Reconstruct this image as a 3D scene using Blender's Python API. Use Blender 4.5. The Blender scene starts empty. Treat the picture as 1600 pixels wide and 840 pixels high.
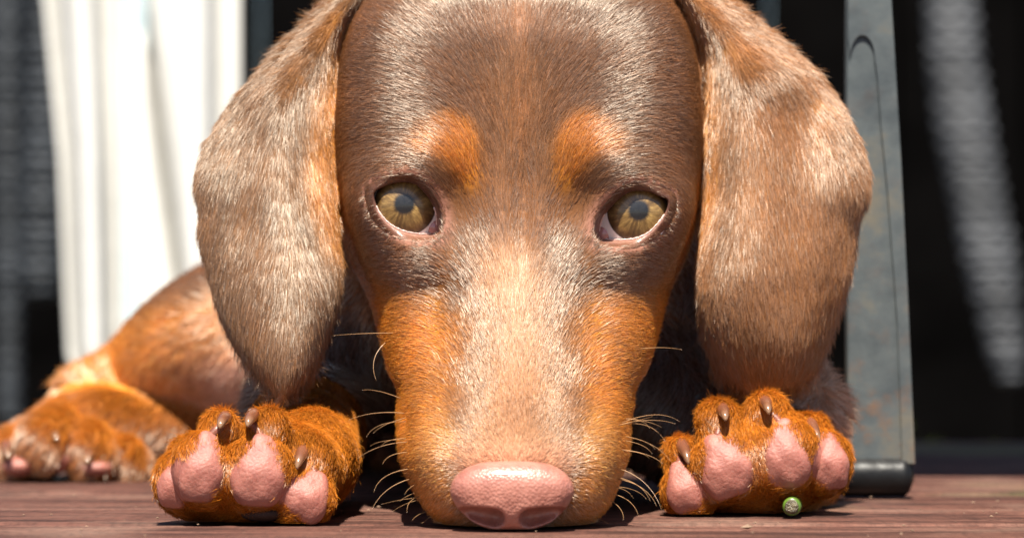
import bpy, bmesh, math, random
import numpy as np
from mathutils import Vector, Matrix

rng = np.random.default_rng(7)
random.seed(7)
SC = bpy.context.scene
COL = SC.collection

# ------------------------------------------------------------------ camera, sky, sun, exposure
D, FPX, HC, HZ = 600.0, 5000.0, 38.4, 510.0      # mm to the nose plane, focal length in px, lens height, horizon row
SUN_EL, SUN_AZ = 61.0, -4.0                       # degrees; azimuth 0 = straight from behind the camera, + = from the right

cam_d = bpy.data.cameras.new("camera")
cam = bpy.data.objects.new("camera", cam_d)
COL.objects.link(cam)
cam.location = (0, -D / 1000, HC / 1000)
cam.rotation_euler = (math.pi / 2, 0, 0)
cam_d.sensor_width = 36.0
cam_d.lens = FPX * 36.0 / 1600.0
cam_d.shift_y = (HZ - 420.0) / 1600.0
cam_d.clip_start, cam_d.clip_end = 0.02, 4000.0
cam_d.dof.use_dof = True
cam_d.dof.focus_distance = 0.633
cam_d.dof.aperture_fstop = 17.5
SC.camera = cam

world = bpy.data.worlds.new("World")
SC.world = world
world.use_nodes = True
wn = world.node_tree
sky = wn.nodes.new("ShaderNodeTexSky")
sky.sky_type = 'NISHITA'
sky.sun_disc = False
sky.sun_elevation = math.radians(SUN_EL)
sky.sun_rotation = math.radians(180.0 - SUN_AZ)
bg = wn.nodes["Background"]
bg.inputs[1].default_value = 0.05
wn.links.new(sky.outputs[0], bg.inputs[0])

sun_d = bpy.data.lights.new("sun", 'SUN')
sun_d.energy = 5.0
sun_d.angle = math.radians(0.53)
sun_d.color = (1.0, 0.94, 0.83)
sun = bpy.data.objects.new("sun", sun_d)
COL.objects.link(sun)
_e, _a = math.radians(SUN_EL), math.radians(SUN_AZ)
to_sun = Vector((math.sin(_a) * math.cos(_e), -math.cos(_a) * math.cos(_e), math.sin(_e)))
sun.rotation_euler = to_sun.to_track_quat('Z', 'Y').to_euler()
sun.location = to_sun * 3

SC.view_settings.view_transform = 'Standard'
SC.view_settings.look = 'None'
SC.view_settings.gamma = 1.0
SC.view_settings.exposure = 1.38
SC.cycles.max_bounces = 6
SC.cycles.use_denoising = True
SC.cycles.transparent_max_bounces = 8
SC.cycles_curves.shape = 'RIBBONS'
SC.cycles_curves.subdivisions = 2


# ------------------------------------------------------------------ helpers
def WP(px, py, dep):
    """photo pixel at a depth (mm behind the nose plane) -> mm"""
    d = D + dep
    return np.array([(px - 800.0) * d / FPX, dep, HC - (py - HZ) * d / FPX])


def SCL(dep):
    return (D + dep) / FPX


def proj(P):
    s = FPX / (D + P[..., 1])
    return 800.0 + P[..., 0] * s, HZ - (P[..., 2] - HC) * s


def link(name, data, parent=None):
    o = bpy.data.objects.new(name, data)
    COL.objects.link(o)
    if parent is not None:
        o.parent = parent
    return o


def tag(o, label=None, cat=None, group=None, kind=None):
    if label: o["label"] = label
    if cat: o["category"] = cat
    if group: o["group"] = group
    if kind: o["kind"] = kind
    return o


def mesh_obj(name, V, F, mat, parent=None, smooth=True, mm=True):
    me = bpy.data.meshes.new(name)
    V = np.asarray(V, dtype=np.float64)
    if mm: V = V * 0.001
    me.from_pydata(V.tolist(), [], F if isinstance(F, list) else F.tolist())
    if smooth:
        me.polygons.foreach_set("use_smooth", np.ones(len(me.polygons), dtype=bool))
    me.update()
    if mat is not None: me.materials.append(mat)
    return link(name, me, parent)


def bm_obj(name, bm, mat, parent=None, smooth=False):
    bmesh.ops.recalc_face_normals(bm, faces=bm.faces)
    me = bpy.data.meshes.new(name)
    bm.to_mesh(me); bm.free()
    if smooth:
        me.polygons.foreach_set("use_smooth", np.ones(len(me.polygons), dtype=bool))
    if mat is not None: me.materials.append(mat)
    return link(name, me, parent)


def bevelled(o, w, seg=3):
    m = o.modifiers.new("bevel", 'BEVEL'); m.width = w; m.segments = seg
    m.limit_method = 'ANGLE'; m.angle_limit = math.radians(35)
    return o


# ---- materials
class NT:
    def __init__(self, name):
        self.m = bpy.data.materials.new(name); self.m.use_nodes = True
        self.t = self.m.node_tree
        self.b = self.t.nodes["Principled BSDF"]
        self.out = self.t.nodes["Material Output"]

    def n(self, typ, **kw):
        nd = self.t.nodes.new(typ)
        for k, v in kw.items():
            if k.startswith("i_"):
                key = k[2:]
                nd.inputs[int(key) if key.isdigit() else key.replace("_", " ")].default_value = v
            else:
                setattr(nd, k, v)
        return nd

    def l(self, a, b): self.t.links.new(a, b)

    def set(self, **kw):
        for k, v in kw.items(): self.b.inputs[k.replace("_", " ")].default_value = v
        return self

    def ramp(self, fac, stops):
        r = self.n("ShaderNodeValToRGB")
        e = r.color_ramp.elements
        while len(e) < len(stops): e.new(0.5)
        for el, (p, c) in zip(e, stops):
            el.position = p; el.color = (*c, 1) if len(c) == 3 else c
        self.l(fac, r.inputs[0])
        return r.outputs[0]

    def coords(self, scale=(1, 1, 1), kind="Object"):
        tc = self.n("ShaderNodeTexCoord"); mp = self.n("ShaderNodeMapping")
        mp.inputs["Scale"].default_value = scale
        self.l(tc.outputs[kind], mp.inputs[0])
        return mp.outputs[0]

    def noise(self, vec, scale, detail=4, rough=0.55):
        nd = self.n("ShaderNodeTexNoise"); nd.inputs["Scale"].default_value = scale
        nd.inputs["Detail"].default_value = detail; nd.inputs["Roughness"].default_value = rough
        self.l(vec, nd.inputs["Vector"])
        return nd.outputs["Fac"]

    def bump(self, h, strength, dist):
        b = self.n("ShaderNodeBump"); b.inputs["Strength"].default_value = strength
        b.inputs["Distance"].default_value = dist
        self.l(h, b.inputs["Height"])
        self.l(b.outputs[0], self.b.inputs["Normal"])
        return b

    def mix(self, fac, a, b, mode='MIX'):
        nd = self.n("ShaderNodeMix", data_type='RGBA', blend_type=mode)
        if isinstance(fac, (int, float)): nd.inputs[0].default_value = fac
        else: self.l(fac, nd.inputs[0])
        for i, v in ((6, a), (7, b)):
            if isinstance(v, tuple): nd.inputs[i].default_value = (*v, 1)
            else: self.l(v, nd.inputs[i])
        return nd.outputs[2]


def mat_fur():
    t = NT("fur_strands")
    at = t.n("ShaderNodeAttribute", attribute_name="fur_colour")
    df = t.n("ShaderNodeBsdfDiffuse")
    t.l(at.outputs["Color"], df.inputs["Color"])
    tr = t.n("ShaderNodeBsdfTranslucent")
    t.l(at.outputs["Color"], tr.inputs["Color"])
    m1 = t.n("ShaderNodeMixShader", i_0=0.30); t.l(df.outputs[0], m1.inputs[1]); t.l(tr.outputs[0], m1.inputs[2])
    sh = t.n("ShaderNodeBsdfHair", component='Reflection')
    sh.inputs["RoughnessU"].default_value = 0.072
    sh.inputs["RoughnessV"].default_value = 0.9
    sh.inputs["Offset"].default_value = math.radians(8)
    sh.inputs["Color"].default_value = (1.0, 0.92, 0.80, 1)
    hi = t.n("ShaderNodeHairInfo"); mr = t.n("ShaderNodeMapRange"); t.l(hi.outputs["Random"], mr.inputs[0])
    mr.inputs[3].default_value = 0.05; mr.inputs[4].default_value = 0.32
    sc_ = t.n("ShaderNodeMath", operation='MULTIPLY'); t.l(mr.outputs[0], sc_.inputs[0]); t.l(at.outputs["Alpha"], sc_.inputs[1])
    m2 = t.n("ShaderNodeMixShader"); t.l(sc_.outputs[0], m2.inputs[0]); t.l(m1.outputs[0], m2.inputs[1]); t.l(sh.outputs[0], m2.inputs[2])
    t.l(m2.outputs[0], t.out.inputs[0])
    return t.m


def mat_skin():
    t = NT("dog_skin")
    at = t.n("ShaderNodeAttribute", attribute_name="skin_colour")
    t.l(at.outputs["Color"], t.b.inputs["Base Color"])
    t.set(Roughness=0.6)
    t.b.inputs["Specular IOR Level"].default_value = 0.25
    t.bump(t.noise(t.coords(), 900, 3), 0.3, 0.0006)
    return t.m


def mat_lid():
    t = NT("eyelid_skin")
    at = t.n("ShaderNodeAttribute", attribute_name="skin_colour")
    v = t.coords()
    n1 = t.noise(v, 1100, 4)
    t.l(t.mix(0.6, at.outputs["Color"], t.ramp(n1, [(0.3, (0.6, 0.55, 0.5)), (0.7, (1, 1, 1))]), 'MULTIPLY'), t.b.inputs["Base Color"])
    t.set(Roughness=0.36)
    t.b.inputs["Subsurface Weight"].default_value = 0.03
    t.b.inputs["Subsurface Radius"].default_value = (0.0012, 0.0005, 0.0003)
    t.b.inputs["Subsurface Scale"].default_value = 1.0
    t.bump(n1, 0.35, 0.0004)
    return t.m


def mat_nose():
    t = NT("nose_leather")
    v = t.coords()
    n1 = t.noise(v, 260, 4)
    c = t.ramp(n1, [(0.3, (0.26, 0.095, 0.070)), (0.7, (0.42, 0.18, 0.135))])
    sep = t.n("ShaderNodeSeparateXYZ"); t.l(v, sep.inputs[0])
    t.l(c, t.b.inputs["Base Color"])
    t.set(Roughness=0.42)
    t.b.inputs["Subsurface Weight"].default_value = 0.10
    t.b.inputs["Subsurface Radius"].default_value = (0.002, 0.0008, 0.0005)
    t.b.inputs["Subsurface Scale"].default_value = 1.0
    t.b.inputs["Coat Weight"].default_value = 0.35
    t.b.inputs["Coat Roughness"].default_value = 0.15
    vo = t.n("ShaderNodeTexVoronoi", feature='F1'); vo.inputs["Scale"].default_value = 1700
    vo.inputs["Randomness"].default_value = 0.9
    t.l(v, vo.inputs["Vector"])
    inv = t.n("ShaderNodeMath", operation='SUBTRACT', i_0=1.0); t.l(vo.outputs["Distance"], inv.inputs[1])
    t.bump(inv.outputs[0], 0.34, 0.0004)
    return t.m


def mat_pad():
    t = NT("paw_pad_skin")
    v = t.coords()
    n1 = t.noise(v, 320, 4)
    c = t.ramp(n1, [(0.3, (0.25, 0.080, 0.060)), (0.7, (0.36, 0.140, 0.105))])
    t.l(c, t.b.inputs["Base Color"])
    t.set(Roughness=0.5)
    t.b.inputs["Subsurface Weight"].default_value = 0.3
    t.b.inputs["Subsurface Radius"].default_value = (0.002, 0.0007, 0.0005)
    t.b.inputs["Subsurface Scale"].default_value = 1.0
    n2 = t.noise(v, 2300, 5, 0.75)
    vo = t.n("ShaderNodeTexVoronoi", feature='DISTANCE_TO_EDGE'); vo.inputs["Scale"].default_value = 800
    t.l(v, vo.inputs["Vector"])
    ad = t.n("ShaderNodeMath", operation='MULTIPLY_ADD', i_1=0.8); t.l(n2, ad.inputs[0]); t.l(vo.outputs["Distance"], ad.inputs[2])
    t.bump(ad.outputs[0], 0.5, 0.0003)
    return t.m


def mat_plain(name, col, rough=0.6, spec=0.5, bump=None, var=0.0, coat=0.0):
    t = NT(name)
    v = t.coords()
    if var > 0:
        f = t.noise(v, bump[0] * 0.25 if bump else 40, 4)
        lo = tuple(c * (1 - var) for c in col); hi = tuple(min(1, c * (1 + var)) for c in col)
        t.l(t.ramp(f, [(0.3, lo), (0.7, hi)]), t.b.inputs["Base Color"])
    else:
        t.b.inputs["Base Color"].default_value = (*col, 1)
    t.set(Roughness=rough)
    t.b.inputs["Specular IOR Level"].default_value = spec
    t.b.inputs["Coat Weight"].default_value = coat
    if bump: t.bump(t.noise(v, bump[0], 5), bump[1], bump[2])
    return t.m


def mat_claw():
    t = NT("claw_horn")
    at = t.n("ShaderNodeAttribute", attribute_name="along")
    c = t.ramp(at.outputs["Fac"], [(0.0, (0.24, 0.085, 0.05)), (0.55, (0.17, 0.065, 0.033)), (1.0, (0.34, 0.20, 0.11))])
    t.l(c, t.b.inputs["Base Color"])
    t.set(Roughness=0.22)
    t.b.inputs["Transmission Weight"].default_value = 0.25
    t.b.inputs["Coat Weight"].default_value = 0.6
    t.b.inputs["Coat Roughness"].default_value = 0.08
    return t.m


def mat_eye():
    """iris and sclera around the local -Y axis of the eyeball"""
    t = NT("eyeball")
    tc = t.n("ShaderNodeTexCoord"); sp = t.n("ShaderNodeSeparateXYZ"); t.l(tc.outputs["Object"], sp.inputs[0])
    cx = t.n("ShaderNodeCombineXYZ"); t.l(sp.outputs[0], cx.inputs[0]); t.l(sp.outputs[2], cx.inputs[1])
    ln = t.n("ShaderNodeVectorMath", operation='LENGTH'); t.l(cx.outputs[0], ln.inputs[0])
    r = t.n("ShaderNodeMath", operation='MULTIPLY', i_1=1.0 / 0.0064); t.l(ln.outputs["Value"], r.inputs[0])   # 1 = limbus
    an = t.n("ShaderNodeMath", operation='ARCTAN2'); t.l(sp.outputs[2], an.inputs[0]); t.l(sp.outputs[0], an.inputs[1])
    # fibres: noise stretched along the radius
    sn = t.n("ShaderNodeMath", operation='SINE'); t.l(an.outputs[0], sn.inputs[0])
    cs = t.n("ShaderNodeMath", operation='COSINE'); t.l(an.outputs[0], cs.inputs[0])
    rr = t.n("ShaderNodeMath", operation='MULTIPLY', i_1=0.55); t.l(r.outputs[0], rr.inputs[0])
    cv = t.n("ShaderNodeCombineXYZ"); t.l(cs.outputs[0], cv.inputs[0]); t.l(sn.outputs[0], cv.inputs[1]); t.l(rr.outputs[0], cv.inputs[2])
    fib = t.noise(cv.outputs[0], 7.0, 6, 0.7)
    big = t.noise(cv.outputs[0], 1.8, 2, 0.5)
    a = t.ramp(fib, [(0.28, (0.10, 0.058, 0.016)), (0.50, (0.21, 0.125, 0.042)), (0.74, (0.42, 0.28, 0.10))])
    b2 = t.ramp(big, [(0.35, (0.5, 0.45, 0.40)), (0.65, (1.0, 1.0, 1.0))])
    iris = t.mix(1.0, a, b2, 'MULTIPLY')
    prof = t.ramp(r.outputs[0], [(0.0, (0.8, 0.72, 0.62)), (0.45, (0.95, 0.92, 0.85)), (0.72, (0.85, 0.8, 0.7)), (0.93, (0.30, 0.26, 0.22)), (1.0, (0.02, 0.02, 0.02))])
    iris = t.mix(1.0, iris, prof, 'MULTIPLY')
    # pupil
    wob = t.n("ShaderNodeMath", operation='MULTIPLY_ADD', i_1=0.05); t.l(fib, wob.inputs[0]); t.l(r.outputs[0], wob.inputs[2])
    pm = t.ramp(wob.outputs[0], [(0.30, (1, 1, 1)), (0.41, (0, 0, 0))])
    iris = t.mix(pm, iris, (0.006, 0.005, 0.006))
    sm = t.ramp(r.outputs[0], [(0.97, (0, 0, 0)), (1.03, (1, 1, 1))])
    full = t.mix(sm, iris, (0.74, 0.70, 0.70))
    t.l(full, t.b.inputs["Base Color"])
    t.set(Roughness=0.35)
    t.b.inputs["Coat Weight"].default_value = 1.0
    t.b.inputs["Coat Roughness"].default_value = 0.015
    t.b.inputs["Coat IOR"].default_value = 1.36
    t.bump(fib, 0.25, 0.0003)
    return t.m


def mat_wood():
    t = NT("deck_wood")
    info = t.n("ShaderNodeObjectInfo")
    tc = t.n("ShaderNodeTexCoord")
    off = t.n("ShaderNodeVectorMath", operation='MULTIPLY_ADD')
    off.inputs[1].default_value = (1, 1, 1)
    rnd = t.n("ShaderNodeMath", operation='MULTIPLY', i_1=7.3); t.l(info.outputs["Random"], rnd.inputs[0])
    t.l(tc.outputs["Object"], off.inputs[0]); t.l(rnd.outputs[0], off.inputs[2])
    mp = t.n("ShaderNodeMapping"); mp.inputs["Scale"].default_value = (5, 26, 26); t.l(off.outputs[0], mp.inputs[0])
    g1 = t.noise(mp.outputs[0], 3.0, 6, 0.65)
    mp2 = t.n("ShaderNodeMapping"); mp2.inputs["Scale"].default_value = (16, 120, 120); t.l(off.outputs[0], mp2.inputs[0])
    g2 = t.noise(mp2.outputs[0], 2.6, 5, 0.7)
    sp = t.noise(off.outputs[0], 22, 5, 0.6)
    c1 = t.ramp(g1, [(0.30, (0.046, 0.018, 0.013)), (0.50, (0.105, 0.042, 0.029)), (0.72, (0.175, 0.088, 0.064))])
    c2 = t.ramp(g2, [(0.38, (0.20, 0.17, 0.16)), (0.54, (1.0, 1.0, 1.0))])
    c = t.mix(0.85, c1, c2, 'MULTIPLY')
    wear = t.ramp(sp, [(0.52, (0, 0, 0)), (0.70, (1, 1, 1))])
    wf = t.n("ShaderNodeMath", operation='MULTIPLY', i_1=0.55); t.l(wear, wf.inputs[0])
    c = t.mix(wf.outputs[0], c, (0.19, 0.115, 0.085))
    mp3 = t.n("ShaderNodeMapping"); mp3.inputs["Scale"].default_value = (420, 90, 90); t.l(off.outputs[0], mp3.inputs[0])
    g3 = t.noise(mp3.outputs[0], 2.0, 4, 0.7)
    c = t.mix(0.7, c, t.ramp(g3, [(0.30, (0.45, 0.42, 0.40)), (0.50, (1, 1, 1)), (0.72, (1.35, 1.3, 1.25))]), 'MULTIPLY')
    # a breath of green algae in patches
    al = t.noise(off.outputs[0], 9, 3, 0.5)
    am = t.ramp(al, [(0.60, (0, 0, 0)), (0.72, (1, 1, 1))])
    af = t.n("ShaderNodeMath", operation='MULTIPLY', i_1=0.45); t.l(am, af.inputs[0])
    c = t.mix(af.outputs[0], c, (0.12, 0.14, 0.05))
    t.l(c, t.b.inputs["Base Color"])
    t.set(Roughness=0.62)
    t.b.inputs["Specular IOR Level"].default_value = 0.35
    hb = t.n("ShaderNodeMath", operation='MULTIPLY_ADD', i_1=0.6); t.l(g2, hb.inputs[0]); t.l(g1, hb.inputs[2])
    t.bump(hb.outputs[0], 0.7, 0.0012)
    return t.m


def mat_steel():
    t = NT("weathered_steel")
    v = t.coords()
    n1 = t.noise(v, 45, 6, 0.65)
    c = t.ramp(n1, [(0.32, (0.035, 0.044, 0.050)), (0.52, (0.078, 0.090, 0.093)), (0.70, (0.15, 0.125, 0.085))])
    n2 = t.noise(v, 130, 6, 0.7)
    rm = t.ramp(n2, [(0.52, (0, 0, 0)), (0.70, (1, 1, 1))])
    sep = t.n("ShaderNodeSeparateXYZ"); t.l(v, sep.inputs[0])
    low = t.n("ShaderNodeMapRange"); low.inputs[1].default_value = 0.045; low.inputs[2].default_value = 0.006
    low.inputs[3].default_value = 0.12; low.inputs[4].default_value = 0.9; t.l(sep.outputs[2], low.inputs[0])
    mm = t.n("ShaderNodeMath", operation='MULTIPLY'); t.l(rm, mm.inputs[0]); t.l(low.outputs[0], mm.inputs[1])
    c = t.mix(mm.outputs[0], c, (0.17, 0.075, 0.03))
    t.l(c, t.b.inputs["Base Color"])
    t.set(Roughness=0.5, Metallic=0.25)
    t.bump(n2, 0.25, 0.0006)
    return t.m


M = dict(
    fur=mat_fur(), skin=mat_skin(), nose=mat_nose(), pad=mat_pad(), claw=mat_claw(), eye=mat_eye(), wood=mat_wood(), steel=mat_steel(),
    lid=mat_lid(),
    tear=mat_plain("wet_lid_edge", (0.62, 0.42, 0.37), 0.10, 0.8, (900, 0.8, 0.0006), 0.2, 0.8),
    caruncle=mat_plain("eye_corner_flesh", (0.40, 0.16, 0.14), 0.15, 0.6, None, 0, 0.5),
    quick=mat_plain("claw_quick_skin", (0.17, 0.055, 0.035), 0.4, 0.5, (1200, 0.3, 0.0004), 0.3),
    dark_pad=mat_plain("dark_pad_skin", (0.035, 0.020, 0.017), 0.75, 0.2, (1200, 0.4, 0.0005), 0.3),
    whisker=mat_plain("whisker_hair", (0.32, 0.18, 0.085), 0.3, 0.6),
    rubber=mat_plain("black_rubber", (0.005, 0.005, 0.0055), 0.42, 0.25, (300, 0.25, 0.0008), 0.3),
    cloth=mat_plain("white_cloth", (0.64, 0.63, 0.60), 0.9, 0.1, (60, 0.2, 0.002), 0.05),
    cloth_blue=mat_plain("pale_blue_cloth", (0.50, 0.60, 0.64), 0.9, 0.1, (60, 0.2, 0.002), 0.08),
    wall=mat_plain("shade_black_board", (0.0022, 0.002, 0.002), 0.9, 0.0, (30, 0.4, 0.003), 0.5),  # backdrop shade put into the board colour
    wicker=mat_plain("grey_wicker", (0.065, 0.068, 0.075), 0.6, 0.3, (80, 0.3, 0.001), 0.35),
    wicker_dark=mat_plain("dark_wicker", (0.022, 0.026, 0.032), 0.6, 0.3, (80, 0.3, 0.001), 0.4),
    stem=mat_plain("green_stem_rind", (0.06, 0.11, 0.012), 0.35, 0.5, (900, 0.4, 0.0004), 0.35, 0.4),
    pith=mat_plain("cut_stem_pith", (0.11, 0.09, 0.055), 0.25, 0.5, (1600, 1.0, 0.001), 0.9),
    grass=mat_plain("moss_green", (0.045, 0.062, 0.010), 0.7, 0.2, None),
    soil=mat_plain("soil", (0.05, 0.04, 0.03), 0.95, 0.1, (20, 0.5, 0.01), 0.4),
    grit=mat_plain("pale_grit", (0.17, 0.11, 0.075), 0.8, 0.2, (900, 0.3, 0.0003), 0.5),
    seat=mat_plain("dark_seat_slat", (0.06, 0.04, 0.03), 0.6, 0.3, (60, 0.3, 0.001), 0.3),
)

# ------------------------------------------------------------------ setting: ground, deck, wall
bm = bmesh.new()
for v in ((-600, -600), (600, -600), (600, 600), (-600, 600)): bm.verts.new((v[0], v[1], -0.16))
bm.faces.new(bm.verts)
tag(bm_obj("ground", bm, M["soil"]), kind="structure")

deck = link("deck", None)
tag(deck, "reddish brown weathered timber deck the puppy lies on", "deck", kind="structure")


def plank(y0, y1, x0=-1.3, x1=1.3, rz=0.0, dz=0.0):
    bm = bmesh.new()
    nx = 60
    w, th = (y1 - y0), 0.024
    rows = []
    prof = [(-w / 2, -th), (-w / 2, -0.003), (-w / 2 + 0.0012, -0.0009), (-w / 2 + 0.004, 0.0), (0, 0.0002), (w / 2 - 0.004, 0.0), (w / 2 - 0.0012, -0.0009), (w / 2, -0.003), (w / 2, -th)]
    for i in range(nx + 1):
        x = x0 + (x1 - x0) * i / nx
        wv = 0.0006 * math.sin(x * 23 + y0 * 90) + 0.0004 * math.sin(x * 61 + y0 * 50)
        rows.append([bm.verts.new((x, p[0] + wv * (1 if p[0] > 0 else -1), p[1])) for p in prof])
    for a, b in zip(rows[:-1], rows[1:]):
        for j in range(len(prof) - 1): bm.faces.new((a[j], b[j], b[j + 1], a[j + 1]))
        bm.faces.new((a[-1], b[-1], b[0], a[0]))
    bm.faces.new(rows[0]); bm.faces.new(rows[-1])
    o = bm_obj("plank", bm, M["wood"], deck)
    o.location = (0, (y0 + y1) / 2, dz); o.rotation_euler = (0, 0, rz)
    return o


PL_R = math.radians(-1.3)
yy = -0.32
edges = [-0.33, -0.207, -0.084, 0.0295, 0.143, 0.257, 0.371, 0.485]
for a, b in zip(edges[:-1], edges[1:]):
    plank(a + 0.0016, b - 0.0016, rz=PL_R, dz=random.uniform(-0.0006, 0.0) if a > -0.09 else -0.0003)

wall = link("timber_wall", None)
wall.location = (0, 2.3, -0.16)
tag(wall, "timber wall coloured near black to stand for shade, closing off the scene behind the puppy", "wall")
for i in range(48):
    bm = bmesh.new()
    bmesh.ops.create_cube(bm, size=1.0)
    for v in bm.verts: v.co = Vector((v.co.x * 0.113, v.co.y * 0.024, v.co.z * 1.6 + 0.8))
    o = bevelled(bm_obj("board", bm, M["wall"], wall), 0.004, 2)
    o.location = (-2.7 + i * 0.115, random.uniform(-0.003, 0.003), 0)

# ------------------------------------------------------------------ implicit-surface tools (mm)
def smin(a, b, k):
    h = np.maximum(k - np.abs(a - b), 0) / k
    return np.minimum(a, b) - h * h * k * 0.25


def smax(a, b, k): return -smin(-a, -b, k)


class Grid:
    def __init__(s, lo, hi, h):
        s.lo = np.array(lo, float); s.h = h
        s.n = np.ceil((np.array(hi) - s.lo) / h).astype(int) + 1
        s.f = np.full(s.n, 50.0, np.float32)
        s.lab = np.zeros(s.n, np.int8)
        s.ax = [(s.lo[i] + h * np.arange(s.n[i])).astype(np.float32) for i in range(3)]

    def blk(s, lo, hi):
        sl = []
        for i in range(3):
            a = max(0, int(math.floor((lo[i] - s.lo[i]) / s.h))); b = min(s.n[i], int(math.ceil((hi[i] - s.lo[i]) / s.h)) + 1)
            sl.append(slice(a, max(a, b)))
        sl = tuple(sl)
        return sl, s.ax[0][sl[0]][:, None, None], s.ax[1][sl[1]][None, :, None], s.ax[2][sl[2]][None, None, :]

    def add(s, lo, hi, fn, k, lab):
        sl, X, Y, Z = s.blk(np.array(lo) - k - 3, np.array(hi) + k + 3)
        if 0 in s.f[sl].shape: return
        d = fn(X, Y, Z).astype(np.float32)
        old = s.f[sl]
        s.lab[sl] = np.where(d < old, lab, s.lab[sl])
        s.f[sl] = smin(old, d, k)

    def sub(s, lo, hi, fn, k):
        sl, X, Y, Z = s.blk(np.array(lo) - k - 3, np.array(hi) + k + 3)
        s.f[sl] = smax(s.f[sl], -fn(X, Y, Z).astype(np.float32), k)

    def ell(s, c, r, k=4, lab=0, R=None, cut=False):
        c = np.array(c, float); r = np.array(r, float); m = max(r)

        def fn(X, Y, Z):
            x, y, z = X - c[0], Y - c[1], Z - c[2]
            if R is not None:
                x, y, z = (R[0][0] * x + R[1][0] * y + R[2][0] * z, R[0][1] * x + R[1][1] * y + R[2][1] * z, R[0][2] * x + R[1][2] * y + R[2][2] * z)
            k0 = np.sqrt((x / r[0]) ** 2 + (y / r[1]) ** 2 + (z / r[2]) ** 2) + 1e-6
            k1 = np.sqrt((x / r[0] ** 2) ** 2 + (y / r[1] ** 2) ** 2 + (z / r[2] ** 2) ** 2) + 1e-6
            return k0 * (k0 - 1) / k1
        if cut: s.sub(c - m, c + m, fn, k)
        else: s.add(c - m, c + m, fn, k, lab)

    def cone(s, a, b, ra, rb, k=4, lab=0, cut=False):
        a = np.array(a, float); b = np.array(b, float); m = max(ra, rb); ab = b - a; L = float(ab @ ab) + 1e-9

        def fn(X, Y, Z):
            x, y, z = X - a[0], Y - a[1], Z - a[2]
            t = np.clip((x * ab[0] + y * ab[1] + z * ab[2]) / L, 0, 1)
            return np.sqrt((x - t * ab[0]) ** 2 + (y - t * ab[1]) ** 2 + (z - t * ab[2]) ** 2) - (ra + (rb - ra) * t)
        lo, hi = np.minimum(a, b) - m, np.maximum(a, b) + m
        if cut: s.sub(lo, hi, fn, k)
        else: s.add(lo, hi, fn, k, lab)

    def mesh(s):
        """surface nets; returns vertices (mm), quads, label per vertex"""
        f = s.f; ins = f < 0
        a = ins[:-1, :-1, :-1]
        cnt = np.zeros(a.shape, np.int8)
        for dx in (0, 1):
            for dy in (0, 1):
                for dz in (0, 1):
                    cnt += ins[dx:f.shape[0] - 1 + dx, dy:f.shape[1] - 1 + dy, dz:f.shape[2] - 1 + dz]
        act = (cnt > 0) & (cnt < 8)
        I = np.argwhere(act)
        idx = np.full(act.shape, -1, np.int32); idx[act] = np.arange(len(I))
        acc = np.zeros((len(I), 3)); num = np.zeros(len(I))
        corners = [(dx, dy, dz) for dx in (0, 1) for dy in (0, 1) for dz in (0, 1)]
        val = {c: f[I[:, 0] + c[0], I[:, 1] + c[1], I[:, 2] + c[2]].astype(float) for c in corners}
        for c in corners:
            for ax in range(3):
                if c[ax] == 0:
                    d = list(c); d[ax] = 1; d = tuple(d)
                    v0, v1 = val[c], val[d]
                    m = (v0 < 0) != (v1 < 0)
                    t = np.where(m, v0 / np.where(m, v0 - v1, 1), 0)
                    p = np.tile(np.array(c, float), (len(I), 1)); p[:, ax] = t
                    acc += p * m[:, None]; num += m
        V = s.lo + (I + acc / num[:, None]) * s.h
        lab = s.lab[I[:, 0], I[:, 1], I[:, 2]]
        Q = []
        for ax in range(3):
            sl0 = [slice(None)] * 3; sl1 = [slice(None)] * 3
            sl0[ax] = slice(0, -1); sl1[ax] = slice(1, None)
            i0 = ins[tuple(sl0)]; i1 = ins[tuple(sl1)]
            E = np.argwhere(i0 != i1)
            o1, o2 = [(1, 2), (2, 0), (0, 1)][ax]
            ok = (E[:, o1] > 0) & (E[:, o2] > 0) & (E[:, o1] < act.shape[o1]) & (E[:, o2] < act.shape[o2]) & (E[:, ax] < act.shape[ax])
            E = E[ok]
            def cell(d1, d2):
                c = E.copy(); c[:, o1] -= d1; c[:, o2] -= d2
                return idx[c[:, 0], c[:, 1], c[:, 2]]
            q = np.stack([cell(1, 1), cell(0, 1), cell(0, 0), cell(1, 0)], 1)
            flip = ~i0[tuple(E.T)]
            q[flip] = q[flip][:, ::-1]
            Q.append(q)
        Q = np.concatenate(Q); Q = Q[(Q >= 0).all(1)]
        return V, Q, lab


def relax(V, Q, it=3, lam=0.5):
    n = len(V)
    e = np.concatenate([Q[:, [0, 1]], Q[:, [1, 2]], Q[:, [2, 3]], Q[:, [3, 0]]])
    deg = np.bincount(e[:, 0], minlength=n) + np.bincount(e[:, 1], minlength=n)
    for i in range(it):
        S = np.stack([np.bincount(e[:, 0], V[e[:, 1], c], n) + np.bincount(e[:, 1], V[e[:, 0], c], n) for c in range(3)], 1)
        V = V + lam * (S / np.maximum(deg, 1)[:, None] - V)
    return V


def vnormals(V, Q):
    d1 = V[Q[:, 2]] - V[Q[:, 0]]; d2 = V[Q[:, 3]] - V[Q[:, 1]]
    fn = np.cross(d1, d2)
    N = np.zeros_like(V)
    for c in range(3):
        for k in range(4): N[:, c] += np.bincount(Q[:, k], fn[:, c], len(V))
    return N / (np.linalg.norm(N, axis=1, keepdims=True) + 1e-12)


# ---- rasters in photo-pixel space used for ear outlines and coat markings
RS = 2.0
RX0, RY0, RNX, RNY = -100, -260, 900, 580            # covers px -100..1700, py -260..900
_gx = RX0 + RS * np.arange(RNX)[:, None]; _gy = RY0 + RS * np.arange(RNY)[None, :]


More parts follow.
